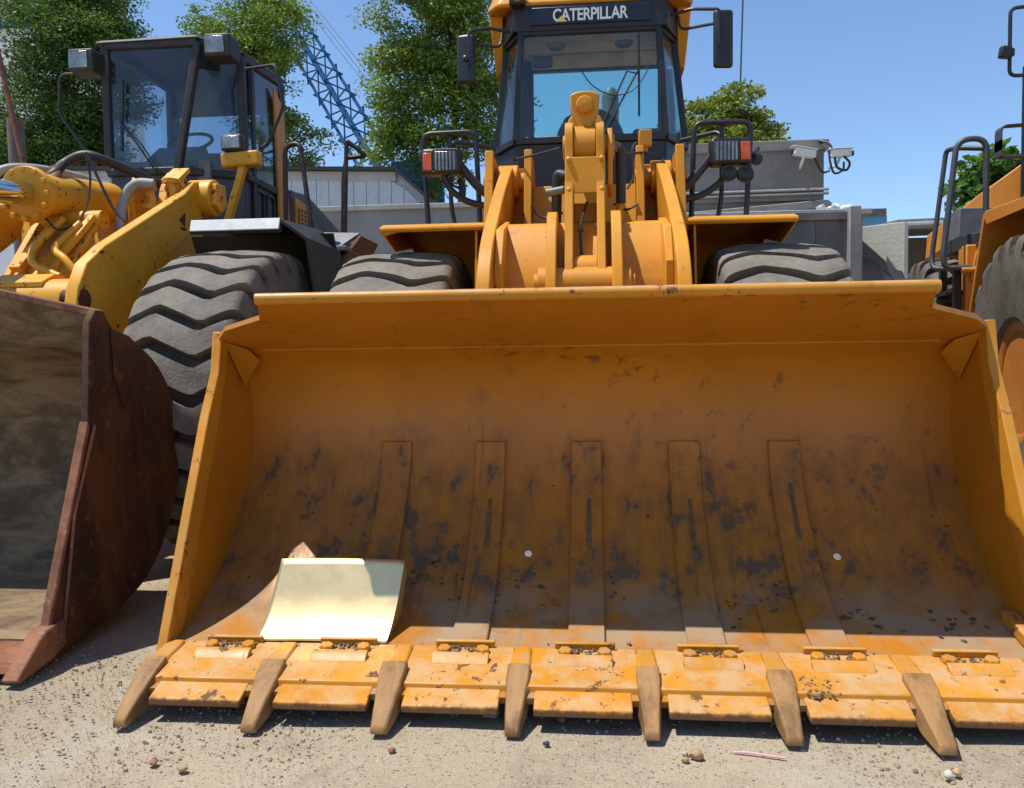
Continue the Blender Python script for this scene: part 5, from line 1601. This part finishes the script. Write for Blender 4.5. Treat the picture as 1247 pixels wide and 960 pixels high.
# cab
rc = empty('cab', (0, 0, 0), rl)
fl_ = [(0.86, 1.15), (1.02, 0.85), (1.55, 0.85), (1.78, 1.15), (1.78, 2.4), (0.86, 2.4)]
m = MB(); m.loft([rp(a, b, 1.9) for a, b in fl_], [rp(a, b, 2.5) for a, b in fl_]); m.build('door_panel', M['grey_mid'], rc, bevel=0.01)
m = MB()
for i in range(6):
    a, b = fl_[i], fl_[(i + 1) % 6]
    m.bar(rp(*a, 2.5), rp(*a, 3.65), 0.055, 0.055, up=(0, 1, 0)); m.bar(rp(*a, 2.5), rp(*b, 2.5), 0.05, 0.05); m.bar(rp(*a, 3.65), rp(*b, 3.65), 0.05, 0.06)
m.build('cab_frame', M['black'], rc, bevel=0.006)
for i in range(6):
    a, b = fl_[i], fl_[(i + 1) % 6]
    pane('cab_glass', [rp(*a, 2.5), rp(*b, 2.5), rp(*b, 3.65), rp(*a, 3.65)], M['glass'], rc)
m = MB(); m.loft([rp(a, b, 3.68) for a, b in fl_], [rp(a, b, 3.82) for a, b in fl_]); m.build('roof', M['orange'], rc, bevel=0.03)
m = MB(); m.loft([rp(0.95, 1.5, 2.3), rp(1.45, 1.5, 2.3), rp(1.45, 2.0, 2.3), rp(0.95, 2.0, 2.3)], [rp(0.95, 1.8, 3.1), rp(1.45, 1.8, 3.1), rp(1.45, 2.0, 3.1), rp(0.95, 2.0, 3.1)]); m.build('seat', M['seat'], rc, bevel=0.04)
# square lamp guard made of flat band, and the mirror loop above
m = MB()
q = fillet([rp(0.23, 1.0, 2.585), rp(0.23, 1.0, 2.81), rp(0.86, 1.0, 2.81)], 0.05, 4)
for a, b in zip(q[:-1], q[1:]):
    m.slab([a + Vector((0, -0.05, 0)), a + Vector((0, 0.05, 0)), b + Vector((0, 0.05, 0)), b + Vector((0, -0.05, 0))], (0.01, 0, -0.006))
q = fillet([rp(0.23, 1.0, 2.70), rp(0.23, 1.0, 2.575), rp(0.86, 1.0, 2.585)], 0.05, 4)
for a, b in zip(q[:-1], q[1:]):
    m.slab([a + Vector((0, -0.05, 0)), a + Vector((0, 0.05, 0)), b + Vector((0, 0.05, 0)), b + Vector((0, -0.05, 0))], (0.01, 0, 0.006))
m.build('lamp_guard', M['grey_dark'], rl)
m = MB(); m.slab([rp(0.42, 1.02, 2.58), rp(0.9, 1.02, 2.58), rp(0.9, 1.02, 2.3), rp(0.70, 1.02, 2.38)], (0, 0.03, 0)); m.build('guard_bracket', M['black'], rl)
m = MB(); m.tube(fillet([rp(0.88, 1.0, 3.66), rp(0.30, 1.0, 3.66), rp(0.30, 1.0, 3.17), rp(0.88, 1.0, 3.16)], 0.05), 0.014, 8); m.build('mirror_loop', M['black'], rc)
m = MB(); m.obox(rp(0.26, 0.97, 3.335), (0.075, 0.06, 0.085), ry=8); m.obox(rp(0.31, 1.0, 3.34), (0.04, 0.04, 0.06)); m.build('marker_lamp', M['black'], rc, bevel=0.01)
m = MB(); m.obox(rp(0.66, 0.98, 3.42), (0.14, 0.04, 0.32)); m.build('side_mirror', M['black'], rc, bevel=0.02)

# ================================================================== yard wall, sheds, buildings behind
wall = empty('yard_wall', (-3.5, 13.2, 0))
tag(wall, 'plain grey concrete yard wall with a pale top behind the machines, left of the middle loader', 'wall')
m = MB(); m.box(-9.0, -1.15, 13.1, 13.35, -0.02, 3.48); m.build('wall_panel', M['concrete'], wall)
m = MB(); m.box(-9.05, -1.10, 13.05, 13.40, 3.48, 3.56); m.build('coping', M['coping'], wall, bevel=0.01)

shed = empty('white_shed', (-6.5, 18, 0))
tag(shed, 'white sheet-clad shed with rust-stained eaves seen above the yard wall', 'shed')
gx0, gx1 = -11.5, -3.98
m = MB(); m.py([(gx0, 0), (gx0, 5.24), (gx1, 4.96), (-3.25, 4.30), (-3.25, 0)], 17.06, 20.9); m.build('shed_body', M['shed_white'], shed)
x = gx0
while x < -3.3:
    w = 0.265
    x1 = min(x + w, -3.26)
    def topz(v):
        return 4.95 + (v - gx1) * (5.22 - 4.95) / (gx0 - gx1) if v < gx1 else 4.95 - (v - gx1) * (0.66 / 0.73)
    za, zb = topz(x) - 0.20, topz(x1) - 0.20
    m = MB(); m.py([(x + 0.006, 0.02), (x1 - 0.006, 0.02), (x1 - 0.006, zb), (x + 0.006, za)], 17.0, 17.05 + random.uniform(0, 0.006)); m.build('panel', M['shed_white'], shed)
    x += w
m = MB(); m.slab([(gx0, 16.98, 5.02), (gx1, 16.98, 4.75), (gx1, 16.98, 4.94), (gx0, 16.98, 5.21)], (0, 0.06, 0)); m.build('fascia', M['shed_rust'], shed)
m = MB(); m.slab([(gx0 - 0.1, 16.85, 5.215), (gx1, 16.85, 4.945), (gx1, 21, 5.05), (gx0 - 0.1, 21, 5.32)], (0, 0, 0.07)); m.slab([(gx1, 16.85, 4.945), (-3.18, 16.85, 4.22), (-3.18, 21, 4.32), (gx1, 21, 5.05)], (0, 0, 0.07)); m.build('roof', M['black_dusty'], shed)
m = MB(); m.tube(spline([(-3.62, 16.95, 4.0), (-3.60, 16.9, 4.2), (-3.45, 16.9, 4.25), (-3.38, 16.9, 4.18)], 5), 0.035, 8); m.build('vent_pipe', M['hose_grey'], shed)

# concrete block house on the right with cameras on it
bh = empty('concrete_building', (2.4, 13.4, 0))
tag(bh, 'weathered grey concrete block house behind the middle loader, carrying two security cameras', 'building')
m = MB(); m.box(0.6, 3.50, 13.0, 17.0, 3.42, 4.16); m.build('parapet', M['concrete_dark'], bh)
m = MB(); m.box(0.55, 3.56, 12.94, 17.05, 4.16, 4.31); m.build('coping', M['concrete_dark'], bh, bevel=0.01)
m = MB(); m.box(0.6, 3.46, 13.05, 17.0, 0, 3.42); m.build('wall', M['concrete_dark'], bh)
for z in (3.50, 3.56):
    m = MB(); m.tube([(0.6, 12.96, z), (3.56, 12.96, z + 0.012)], 0.022, 8); m.build('pipe', M['hose_grey'], bh)
m = MB(); m.slab([(0.7, 12.99, 3.18), (3.62, 12.99, 3.32), (3.50, 12.99, 3.42), (0.7, 12.99, 3.24)], (0, -0.25, -0.05)); m.build('slanting_slab', M['concrete_dark'], bh)
m = MB(); m.box(0.6, 3.95, 12.2, 12.98, 3.07, 3.15); m.build('ledge', M['coping'], bh, bevel=0.01)
m = MB(); m.box(0.8, 3.85, 12.3, 12.97, 0, 3.07); m.build('plinth', M['concrete'], bh)
cav = []
for (x, y, z, rz, lab) in ((3.15, 12.75, 4.07, 12, 'white box security camera on the face of the concrete block house'), (3.68, 12.8, 4.055, 196, 'white box security camera sticking out past the corner of the concrete block house')):
    ca = empty('security_camera', (x, y, z - 0.15)); tag(ca, lab, 'camera', 'security cameras on the block house')
    m = MB(); m.obox((x, y, z), (0.33, 0.12, 0.11), rz=rz, ry=8 if rz < 90 else 4); m.build('housing', M['camera_white'], ca, bevel=0.012)
    m = MB(); m.obox((x, y, z + 0.065), (0.38, 0.15, 0.012), rz=rz, ry=8 if rz < 90 else 4); m.build('sunshade', M['camera_white'], ca, bevel=0.004)
    sx = -1 if rz < 90 else 1
    m = MB(); m.obox((x + sx * 0.168, y - 0.01, z + 0.015 * (1 if sx < 0 else -0.6)), (0.012, 0.08, 0.07), rz=rz); m.build('lens', M['black'], ca)
    m = MB(); m.tube([(x, y, z - 0.04), (x - 0.02, y + 0.1, z - 0.15), (x - 0.10 if sx > 0 else x, 13.0, z - 0.17)], 0.022, 8); m.build('bracket', M['camera_white'], ca)
m = MB()
m.tube(spline([(3.40, 12.9, 4.28), (3.52, 12.8, 4.2), (3.58, 12.75, 4.02), (3.62, 12.75, 3.85), (3.75, 12.75, 3.80), (3.80, 12.75, 3.9), (3.72, 12.75, 4.0)], 6), 0.018, 6)
m.tube(spline([(3.42, 12.92, 4.26), (3.50, 12.78, 4.1), (3.52, 12.74, 3.92), (3.58, 12.74, 3.76), (3.70, 12.74, 3.80), (3.72, 12.76, 3.92)], 6), 0.016, 6)
m.tube(spline([(3.30, 12.8, 4.05), (3.34, 12.75, 3.9), (3.42, 12.75, 3.78), (3.52, 12.75, 3.80)], 6), 0.016, 6)
cb = m.build('cable_bundle', M['hose']); tag(cb, 'loops of black cable hanging at the corner of the block house', 'cable')
m = MB(); lumps(m, [(3.50 + random.uniform(-0.2, 0.2), 12.5 + random.uniform(-0.1, 0.1), 3.20 + random.uniform(-0.02, 0.04)) for _ in range(16)], 0.05, 0.13, 0.5)
tag(m.build('crumpled_sheeting', M['white_wall'], smooth=0), 'crumpled white plastic sheeting lying on the block house ledge', 'plastic sheet')

gate = empty('metal_gate', (2.9, 11, 0))
tag(gate, 'dark grey sheet-metal gate leaf beside its square concrete post', 'gate')
for k in range(3):
    m = MB(); m.box(2.15 + k * 0.37, 2.15 + k * 0.37 + 0.36, 11.1, 11.13, 0.05, 2.83); m.build('gate_panel', M['metal_gate'], gate)
m = MB(); m.box(2.13, 3.27, 11.05, 11.16, 2.83, 2.93); m.build('top_rail', M['metal_gate'], gate, bevel=0.005)
gp = MB().box(3.27, 3.415, 10.95, 11.15, 0, 2.985).build('gate_post', M['concrete'], bevel=0.012)
tag(gp, 'square grey concrete post at the end of the sheet-metal gate', 'post')

pl = empty('plastered_wall', (4.3, 13, 0))
tag(pl, 'short cream plastered wall with a sloping beam in front, between gate post and dark shelter', 'wall')
m = MB(); m.pz([(4.02, 13.35), (4.62, 12.85), (4.72, 12.97), (4.12, 13.47)], 0, 3.04); m.build('wall_panel', M['plaster'], pl, bevel=0.01)
m = MB(); m.bar((3.85, 12.6, 2.75), (5.0, 12.3, 1.55), 0.09, 0.11); bm_ = m.build('sloping_beam', M['wood_grey'], pl)
m = MB(); m.slab([(3.6, 12.72, 2.80), (4.25, 12.72, 2.40), (4.55, 12.72, 2.30), (4.62, 12.72, 2.1), (4.62, 12.72, 0), (3.6, 12.72, 0)], (0, 0.06, 0)); m.build('leaning_board', M['metal_gate'], pl)

sh = empty('open_shelter', (6.5, 15, 0))
tag(sh, 'low open shelter with a pipe along its roof edge, near the orange loader', 'shelter')
m = MB(); m.slab([(4.85, 13.8, 3.16), (12, 13.8, 3.32), (12, 18, 3.6), (4.85, 18, 3.44)], (0, 0, 0.05)); m.build('roof', M['concrete'], sh)
m = MB(); m.tube([(4.85, 13.74, 3.10), (12, 13.74, 3.25)], 0.06, 10); m.build('edge_pipe', M['hose_grey'], sh)
m = MB(); m.box(4.85, 12, 17.6, 17.8, 0, 3.4); m.build('back_wall', M['concrete_dark'], sh)
m = MB(); m.box(4.80, 4.95, 13.9, 17.7, 0, 3.1); m.build('end_wall', M['concrete_dark'], sh)
for xx in (7.6, 10.4):
    m = MB(); m.cyl((xx, 13.95, 0), (xx, 13.95, 3.2), 0.07, 12); m.build('post', M['concrete_dark'], sh)

bb = MB().box(8.9, 10.2, 30, 36, 0, 5.75).build('wall', M['blue_wall'], None)
bb_root = empty('blue_building', (9.5, 31, 0)); bb.parent = bb_root; bb.location = -Vector((9.5, 31, 0))
m = MB(); m.box(8.8, 10.15, 29.9, 36.1, 5.75, 5.98); m.build('roof_edge', M['wood_grey'], bb_root)
tag(bb_root, 'small pale blue building far off, just right of the gate post', 'building')

tb = empty('tower_block', (-36, 48, 0))
tag(tb, 'pale building with a blue band peeping out behind the tree at the top left', 'building')
m = MB(); m.box(-42, -30.9, 46, 56, 0, 20.3); m.build('wall', M['white_wall'], tb)
m = MB(); m.box(-42.05, -30.85, 45.95, 56.05, 20.3, 20.75); m.build('blue_band', M['crane_blue'], tb)
m = MB(); m.box(-42, -31.9, 46.3, 56, 20.75, 28); m.build('upper_wall', M['concrete'], tb)
for k in range(4):
    m = MB(); m.box(-33.4 - k * 2.2, -32.5 - k * 2.2, 46.2, 46.32, 21.3, 22.8); m.build('window', M['rust_out'], tb)
    m = MB(); m.box(-33.4 - k * 2.2, -32.5 - k * 2.2, 46.2, 46.32, 23.3, 24.8); m.build('window', M['rust_out'], tb)

# ================================================================== blue lattice crane
cr = empty('lattice_crane', (-7.4, 30, 0))
tag(cr, 'blue lattice-boom crane rising behind the white shed', 'crane')
B0 = Vector((-6.95, 29.5, 6.8)); B1 = Vector((-16.0, 42.5, 19.6))
bd = (B1 - B0)
bdir = bd.normalized()
sx_ = bdir.cross(Vector((0, 0, 1))).normalized(); ux_ = sx_.cross(bdir)
Bf = B0 + bd * 1.7
hw0 = 0.58
NB = 32
pts4 = []
for i in range(NB + 1):
    t = i / NB
    c = B0.lerp(Bf, t)
    hw = hw0 * (0.75 + 0.25 * min(1, t * 8)) * (1 - 0.2 * t)
    pts4.append([c + sx_ * (a * hw) + ux_ * (b * hw) for a, b in ((-1, -1), (1, -1), (1, 1), (-1, 1))])
for k in range(4):
    m = MB(); m.tube([pts4[0][k], pts4[NB][k]], 0.07, 6); m.build('boom_chord', M['crane_blue'], cr)
m = MB()
for i in range(NB):
    for k in range(4):
        l = (k + 1) % 4
        a, b = (k, l) if i % 2 else (l, k)
        m.tube([pts4[i][a], pts4[i + 1][b]], 0.034, 5)
m.build('boom_lacing', M['crane_blue'], cr)
m = MB()
top = Bf + ux_ * 0.8
for dxx in (-0.35, 0.0, 0.35):
    m.tube([Vector((-5.9 + dxx * 0.6, 29.6, 8.4)), top + sx_ * dxx], 0.016, 5)
m.build('pendant_cables', M['grey_dark'], cr)
m = MB(); m.obox((-6.35, 30.2, 7.6), (1.3, 2.2, 0.8)); m.build('boom_foot', M['crane_blue'], cr, bevel=0.05)
m = MB(); m.bar((-7.3, 31, 4.2), (-5.6, 31, 8.6), 0.45, 0.5); m.bar((-5.6, 31, 4.2), (-5.75, 31, 8.5), 0.45, 0.5); m.build('gantry', M['crane_blue'], cr)
m = MB(); m.box(-9.4, -4.9, 28.6, 33.5, 1.3, 4.6); m.build('machinery_house', M['crane_blue'], cr, bevel=0.08)
m = MB(); m.box(-9.6, -8.4, 27.8, 34.2, 0, 1.2); m.box(-6.0, -4.8, 27.8, 34.2, 0, 1.2); m.box(-8.4, -6, 30, 32, 0.6, 1.35); m.build('tracks', M['black_dusty'], cr, bevel=0.15)

# ================================================================== trees
def leaf_cloud(name, centres, radii, per, size, mat, parent, squash=0.5, droop=0.25):
    """many leaf-sized folded faces in clumps; one mesh"""
    N = int(sum(per))
    idx = np.repeat(np.arange(len(centres)), per)
    C_ = np.array(centres)[idx]
    rad = np.array(radii)[idx][:, None]
    d = rng.normal(size=(N, 3)); d /= np.linalg.norm(d, axis=1)[:, None]
    rr = rng.random((N, 1)) ** 0.45
    P = C_ + d * rr * rad * np.array([1, 1, squash])
    a = rng.normal(size=(N, 3)); a[:, 2] = a[:, 2] * 0.5 - droop
    a /= np.linalg.norm(a, axis=1)[:, None]
    b = rng.normal(size=(N, 3)); b -= a * np.sum(a * b, axis=1)[:, None]; b /= np.linalg.norm(b, axis=1)[:, None]
    nn = np.cross(a, b)
    s = size * (0.6 + 0.8 * rng.random((N, 1)))
    v0 = P; v1 = P + a * s * 0.5 + b * s * 0.30 + nn * s * 0.1; v2 = P + a * s; v3 = P + a * s * 0.5 - b * s * 0.30 + nn * s * 0.1
    V = np.stack([v0, v1, v2, v3], axis=1).reshape(-1, 3)
    off = np.array(BASE[parent])
    V = V - off
    me = bpy.data.meshes.new(name)
    me.vertices.add(4 * N); me.vertices.foreach_set('co', V.astype(np.float32).ravel())
    tri = np.array([0, 1, 2, 0, 2, 3])
    L = (np.arange(N)[:, None] * 4 + tri).ravel()
    me.loops.add(6 * N); me.loops.foreach_set('vertex_index', L.astype(np.int32))
    me.polygons.add(2 * N); me.polygons.foreach_set('loop_start', np.arange(0, 6 * N, 3).astype(np.int32)); me.polygons.foreach_set('loop_total', np.full(2 * N, 3, np.int32))
    ct = rng.random(len(centres))[idx]
    tint = np.clip(0.55 * ct + 0.45 * rng.random(N) + 0.0, 0, 1)
    at = me.attributes.new('tint', 'FLOAT', 'POINT'); at.data.foreach_set('value', np.repeat(tint, 4).astype(np.float32))
    me.update(); me.validate()
    me.materials.append(mat)
    return link(name, me, parent)


def tree(label, base, trunk_r, fork_z, lobes, nclump, per, size, mat, clump_r=(0.35, 0.7), group='trees behind the yard', lean=(0, 0), limbs=34, name='broadleaf_tree'):
    """lobes = [(x, y, z, rx, ry, rz)] volumes filled with leaf clumps"""
    t = empty(name, base)
    tag(t, label, 'tree', group)
    vol = np.array([l[3] * l[4] * l[5] for l in lobes]); vol = vol / vol.sum()
    cs, rs = [], []
    for _ in range(nclump):
        l = lobes[rng.choice(len(lobes), p=vol)]
        d = rng.normal(size=3); d /= np.linalg.norm(d)
        rr = rng.random() ** 0.40
        cs.append((l[0] + d[0] * rr * l[3], l[1] + d[1] * rr * l[4], l[2] + d[2] * rr * l[5])); rs.append(rng.uniform(*clump_r))
    per_ = [int(per * (r / clump_r[1]) ** 1.6 * rng.uniform(0.6, 1.3)) + 6 for r in rs]
    topz = max(l[2] + l[5] * 0.6 for l in lobes)
    tx, ty = np.mean([l[0] for l in lobes]), np.mean([l[1] for l in lobes])
    b = Vector(base)
    tp = Vector((tx, ty, topz))
    path, rad = [], []
    for i in range(9):
        q = i / 8
        p = b.lerp(tp, q) if q > 0 else b
        zf_ = b.z + (topz - b.z) * q
        w = max(0, (zf_ - fork_z) / max(0.1, topz - fork_z))
        p = Vector((b.x + lean[0] * q + (tx - b.x) * w, b.y + (ty - b.y) * w, zf_)) + Vector((random.gauss(0, 0.05), random.gauss(0, 0.05), 0))
        path.append(p); rad.append(trunk_r * (1 - 0.85 * q))
    m = MB(); m.tube(path, rad, 9)
    order = rng.permutation(len(cs))[:limbs]
    for i in order:
        e = Vector(cs[i])
        k = min(range(len(path)), key=lambda j: abs(path[j].z - (e.z - 0.5 * (Vector((e.x, e.y, 0)) - Vector((path[j].x, path[j].y, 0))).length)) + (9 if path[j].z < fork_z - 0.8 else 0))
        a = path[k]
        mid = a.lerp(e, 0.5) + Vector((random.gauss(0, 0.12), random.gauss(0, 0.12), -0.12))
        r0 = max(0.02, rad[k] * 0.38)
        m.tube([a, mid, e], [r0, r0 * 0.6, 0.012], 5)
    m.build('trunk', M['bark'], t, smooth=60)
    leaf_cloud('crown', cs, rs, per_, size, mat, t)
    return t


tree('dark dense leafy tree filling the top left corner behind the older loader', (-13.3, 20.5, 0), 0.24, 4.0,
     [(-13.0, 20.5, 8.9, 1.75, 1.8, 2.6), (-13.6, 20.3, 6.6, 1.9, 1.7, 1.7), (-12.4, 20.6, 9.6, 0.8, 1.2, 1.4), (-12.7, 20.4, 6.2, 1.1, 1.2, 1.3), (-14.8, 20.4, 6.0, 1.3, 1.3, 1.3), (-13.0, 20.2, 4.9, 1.9, 1.3, 1.0)],
     580, 330, 0.085, M['leaf_dark'], (0.3, 0.75))
tree('airy green tree between the older loader and the crane boom', (-8.75, 21.5, 0), 0.15, 5.0,
     [(-8.9, 21.5, 9.6, 1.5, 1.4, 1.4), (-8.3, 21.4, 8.8, 0.95, 1.1, 0.8), (-9.4, 21.5, 8.6, 0.9, 1.0, 0.7), (-7.6, 21.4, 6.7, 0.85, 0.9, 0.9), (-8.3, 21.5, 7.4, 0.9, 0.9, 0.6), (-8.1, 21.4, 5.7, 0.7, 0.7, 0.6)],
     200, 300, 0.085, M['leaf_mid'], (0.25, 0.68))
tree('tall full green tree just left of the middle loader cab', (-2.78, 18.3, 0), 0.145, 4.4,
     [(-3.3, 18.3, 8.7, 1.45, 1.3, 1.5), (-3.9, 18.2, 7.1, 1.05, 1.1, 1.0), (-2.5, 18.3, 7.2, 1.2, 1.2, 1.1), (-4.0, 18.2, 5.9, 0.95, 0.9, 0.75), (-3.1, 18.2, 5.6, 0.75, 0.8, 0.6), (-2.1, 18.3, 5.7, 0.75, 0.8, 0.7), (-3.6, 18.2, 4.95, 0.4, 0.5, 0.45)],
     350, 310, 0.078, M['leaf_mid'], (0.22, 0.62))
tree('yellowish green bushy tree behind the concrete block house', (2.9, 18.6, 0), 0.16, 3.5,
     [(2.7, 18.6, 5.6, 1.3, 1.2, 1.0), (3.7, 18.6, 5.35, 0.75, 0.9, 0.75), (1.7, 18.6, 5.2, 1.0, 1.0, 0.8), (3.2, 18.6, 6.35, 0.6, 0.7, 0.55)],
     270, 210, 0.10, M['leaf_yellow'], (0.25, 0.45))
tree('bright green broad-leaved tree beside the orange loader', (7.6, 17, 0), 0.12, 2.8,
     [(7.75, 17, 4.2, 0.65, 0.8, 0.7), (8.5, 17, 4.3, 0.8, 0.8, 0.8), (7.4, 17, 3.6, 0.4, 0.5, 0.4)],
     90, 75, 0.19, M['leaf_bright'], (0.22, 0.4), limbs=20)

# ================================================================== poles and wires
m = MB(); m.cyl((3.62, 22, 0), (3.96, 22, 12.0), 0.022, 8)
tag(m.build('thin_mast', M['grey_dark']), 'very thin dark mast rising above the yellowish tree', 'mast')
up = MB().cyl((-6.42, 9.0, 0), (-6.50, 9.0, 3.9), 0.09, 14).build('timber_post', M['wood_grey'])
tag(up, 'weathered grey timber post at the far left edge', 'post')
m = MB(); m.tube([(-6.05, 8.75, 2.4), (-6.33, 8.8, 3.6), (-6.62, 8.85, 4.9)], 0.03, 8)
tag(m.build('rusty_pole', M['rust_edge']), 'rusty pole leaning against the timber post at the left edge', 'pole')
m = MB(); m.box(-6.6, -5.3, 8.6, 8.64, 2.95, 2.98); m.box(-5.75, -5.71, 8.6, 8.64, 0, 2.95)
tag(m.build('red_rail', M['rust_edge']), 'thin red-brown rail behind the older loader hoses', 'rail')

# ================================================================== gravel, pebbles and litter on the ground
def stones(n, box, smin, smax, name):
    vs, fs, tint = [], [], []
    for _ in range(n):
        x = rng.uniform(box[0], box[1]); y = rng.uniform(box[2], box[3])
        r = smin + (smax - smin) * rng.random() ** 4
        k = 6
        o = len(vs)
        ph = rng.random() * 6.28
        el = rng.uniform(0.6, 1.0)
        for j in range(k):
            a = ph + 2 * math.pi * j / k
            q = r * rng.uniform(0.75, 1.1)
            vs.append((x + q * math.cos(a), y + q * el * math.sin(a), -0.010))
        for j in range(k):
            a = ph + 0.3 + 2 * math.pi * j / k
            q = r * rng.uniform(0.5, 0.8)
            vs.append((x + q * math.cos(a), y + q * el * math.sin(a), -0.008 + r * rng.uniform(0.45, 0.8)))
        for j in range(k):
            l = (j + 1) % k
            fs.append((o + j, o + l, o + k + l, o + k + j))
        fs.append(tuple(o + k + j for j in range(k)))
        t = rng.random()
        tint += [t] * (2 * k)
    me = bpy.data.meshes.new(name)
    me.from_pydata(vs, [], fs)
    at = me.attributes.new('tint', 'FLOAT', 'POINT'); at.data.foreach_set('value', tint)
    me.materials.append(M['gravel'])
    return link(name, me)


mg, nt, bs, out = mat_new('gravel_stones')
g = G(nt)
g.L(g.ramp(g.attr('tint'), [(0.0, (0.17, 0.16, 0.16)), (0.04, (0.23, 0.185, 0.135)), (0.2, (0.32, 0.25, 0.165)), (0.7, (0.36, 0.29, 0.2)), (0.9, (0.46, 0.4, 0.32)), (1.0, (0.34, 0.16, 0.09))]), bs.inputs['Base Color'])
bs.inputs['Roughness'].default_value = 0.85
M['gravel'] = mg
gv = stones(12000, (-2.6, 2.2, 1.6, 3.1), 0.0015, 0.0085, 'gravel')
tag(gv, 'loose grit and small stones scattered over the ground', 'gravel', kind='stuff')
gv2 = stones(900, (-2.6, -1.3, 2.6, 5.0), 0.0015, 0.008, 'gravel')
tag(gv2, 'loose grit on the ground between the two buckets', 'gravel', kind='stuff')


def pebble(x, y, r, col, label, flat=0.75):
    mm = MB(); bm = bmesh.new()
    bmesh.ops.create_icosphere(bm, subdivisions=2, radius=1)
    for v in bm.verts:
        n_ = v.co.normalized()
        k = 1 + 0.16 * math.sin(3 * n_.x + 7 * r * 900) + 0.13 * math.sin(4 * n_.y + 2 * n_.z + x * 31)
        v.co = Vector((n_.x * r * k, n_.y * r * k * 0.85, n_.z * r * k * flat))
    bm.verts.index_update()
    mm.add([(v.co.x + x, v.co.y + y, v.co.z + r * flat * 0.75) for v in bm.verts], [[v.index for v in f.verts] for f in bm.faces])
    bm.free()
    o = mm.build('pebble', col, smooth=40)
    tag(o, label, 'pebble', 'loose pebbles on the ground')


M['stone_red'] = plain('red_brown_stone', (0.25, 0.11, 0.065), 0.8, var=0.3, bump=0.3)
M['stone_tan'] = plain('tan_stone', (0.40, 0.255, 0.13), 0.85, var=0.3, bump=0.4)
M['stone_dark'] = plain('dark_grey_stone', (0.06, 0.06, 0.065), 0.7, var=0.3)
M['stone_pale'] = plain('pale_stone', (0.48, 0.44, 0.36), 0.8, var=0.2, bump=0.3)
pebble(-0.106, 2.60, 0.013, M['stone_red'], 'round red-brown pebble under the fourth gap of the cutting edge')
pebble(0.292, 2.385, 0.021, M['stone_tan'], 'largest tan stone of the little heap right of the middle tooth')
pebble(0.262, 2.40, 0.010, M['stone_pale'], 'small pale pebble at the back of the little heap right of the middle tooth')
pebble(0.258, 2.362, 0.012, M['stone_tan'], 'small tan pebble in front of the little heap right of the middle tooth')
pebble(-1.28, 2.246, 0.015, M['stone_red'], 'flat red stone on the ground near the second tooth', 0.4)
pebble(-1.175, 2.213, 0.017, M['stone_tan'], 'tan stone just right of the flat red stone', 0.5)
pebble(-0.60, 2.36, 0.012, M['stone_red'], 'lone reddish pebble in front of the third tooth')
pebble(-0.145, 2.435, 0.011, M['stone_dark'], 'dark grey pebble on the pale cement patch')
pebble(0.965, 2.325, 0.014, M['stone_pale'], 'pale stone in front of the rightmost visible tooth')
pebble(0.995, 2.345, 0.012, M['stone_tan'], 'tan pebble touching the pale stone by the rightmost visible tooth')
m = MB(); m.tube(spline([(0.405, 2.425, 0.004), (0.45, 2.418, 0.006), (0.50, 2.408, 0.004), (0.548, 2.398, 0.004)], 5), 0.0035, 8)
tag(m.build('drinking_straw', plain('pink_straw', (0.62, 0.36, 0.36), 0.5, var=0.1)), 'thin pink plastic straw lying in front of the bucket teeth', 'straw')
# crumpled clear plastic scrap
vs, fs = [], []
for j in range(9):
    for i in range(13):
        u, v = i / 12, j / 8
        vs.append((-0.515 + 0.105 * u + 0.012 * math.sin(9 * v), 2.585 + 0.075 * v + 0.008 * math.sin(8 * u), 0.004 + 0.028 * abs(math.sin(5.1 * u + 2.2 * v) * math.sin(3.9 * v + 1.2)) + 0.006 * rng.random()))
for j in range(8):
    for i in range(12):
        a = j * 13 + i
        fs.append((a, a + 1, a + 14, a + 13))
m = MB(); m.add(vs, fs)
mp, nt, bs, out = mat_new('clear_plastic')
g = G(nt)
bs.inputs['Base Color'].default_value = (0.42, 0.39, 0.28, 1)
bs.inputs['Roughness'].default_value = 0.18
bs.inputs['Alpha'].default_value = 0.55
g.L(g.mix(g.noise(30, 4), (0.34, 0.31, 0.2), (0.6, 0.58, 0.48)), bs.inputs['Base Color'])
tag(m.build('plastic_scrap', mp, smooth=25), 'crumpled see-through plastic scrap under the cutting edge', 'plastic scrap')
m = MB(); m.slab([(-0.36, 2.61, 0.004), (-0.315, 2.60, 0.006), (-0.305, 2.635, 0.012), (-0.345, 2.645, 0.006)], (0, 0, 0.002))
tag(m.build('paper_scrap', plain('pale_paper', (0.6, 0.57, 0.48), 0.8, var=0.1)), 'small pale paper scrap right of the clear plastic', 'paper scrap')
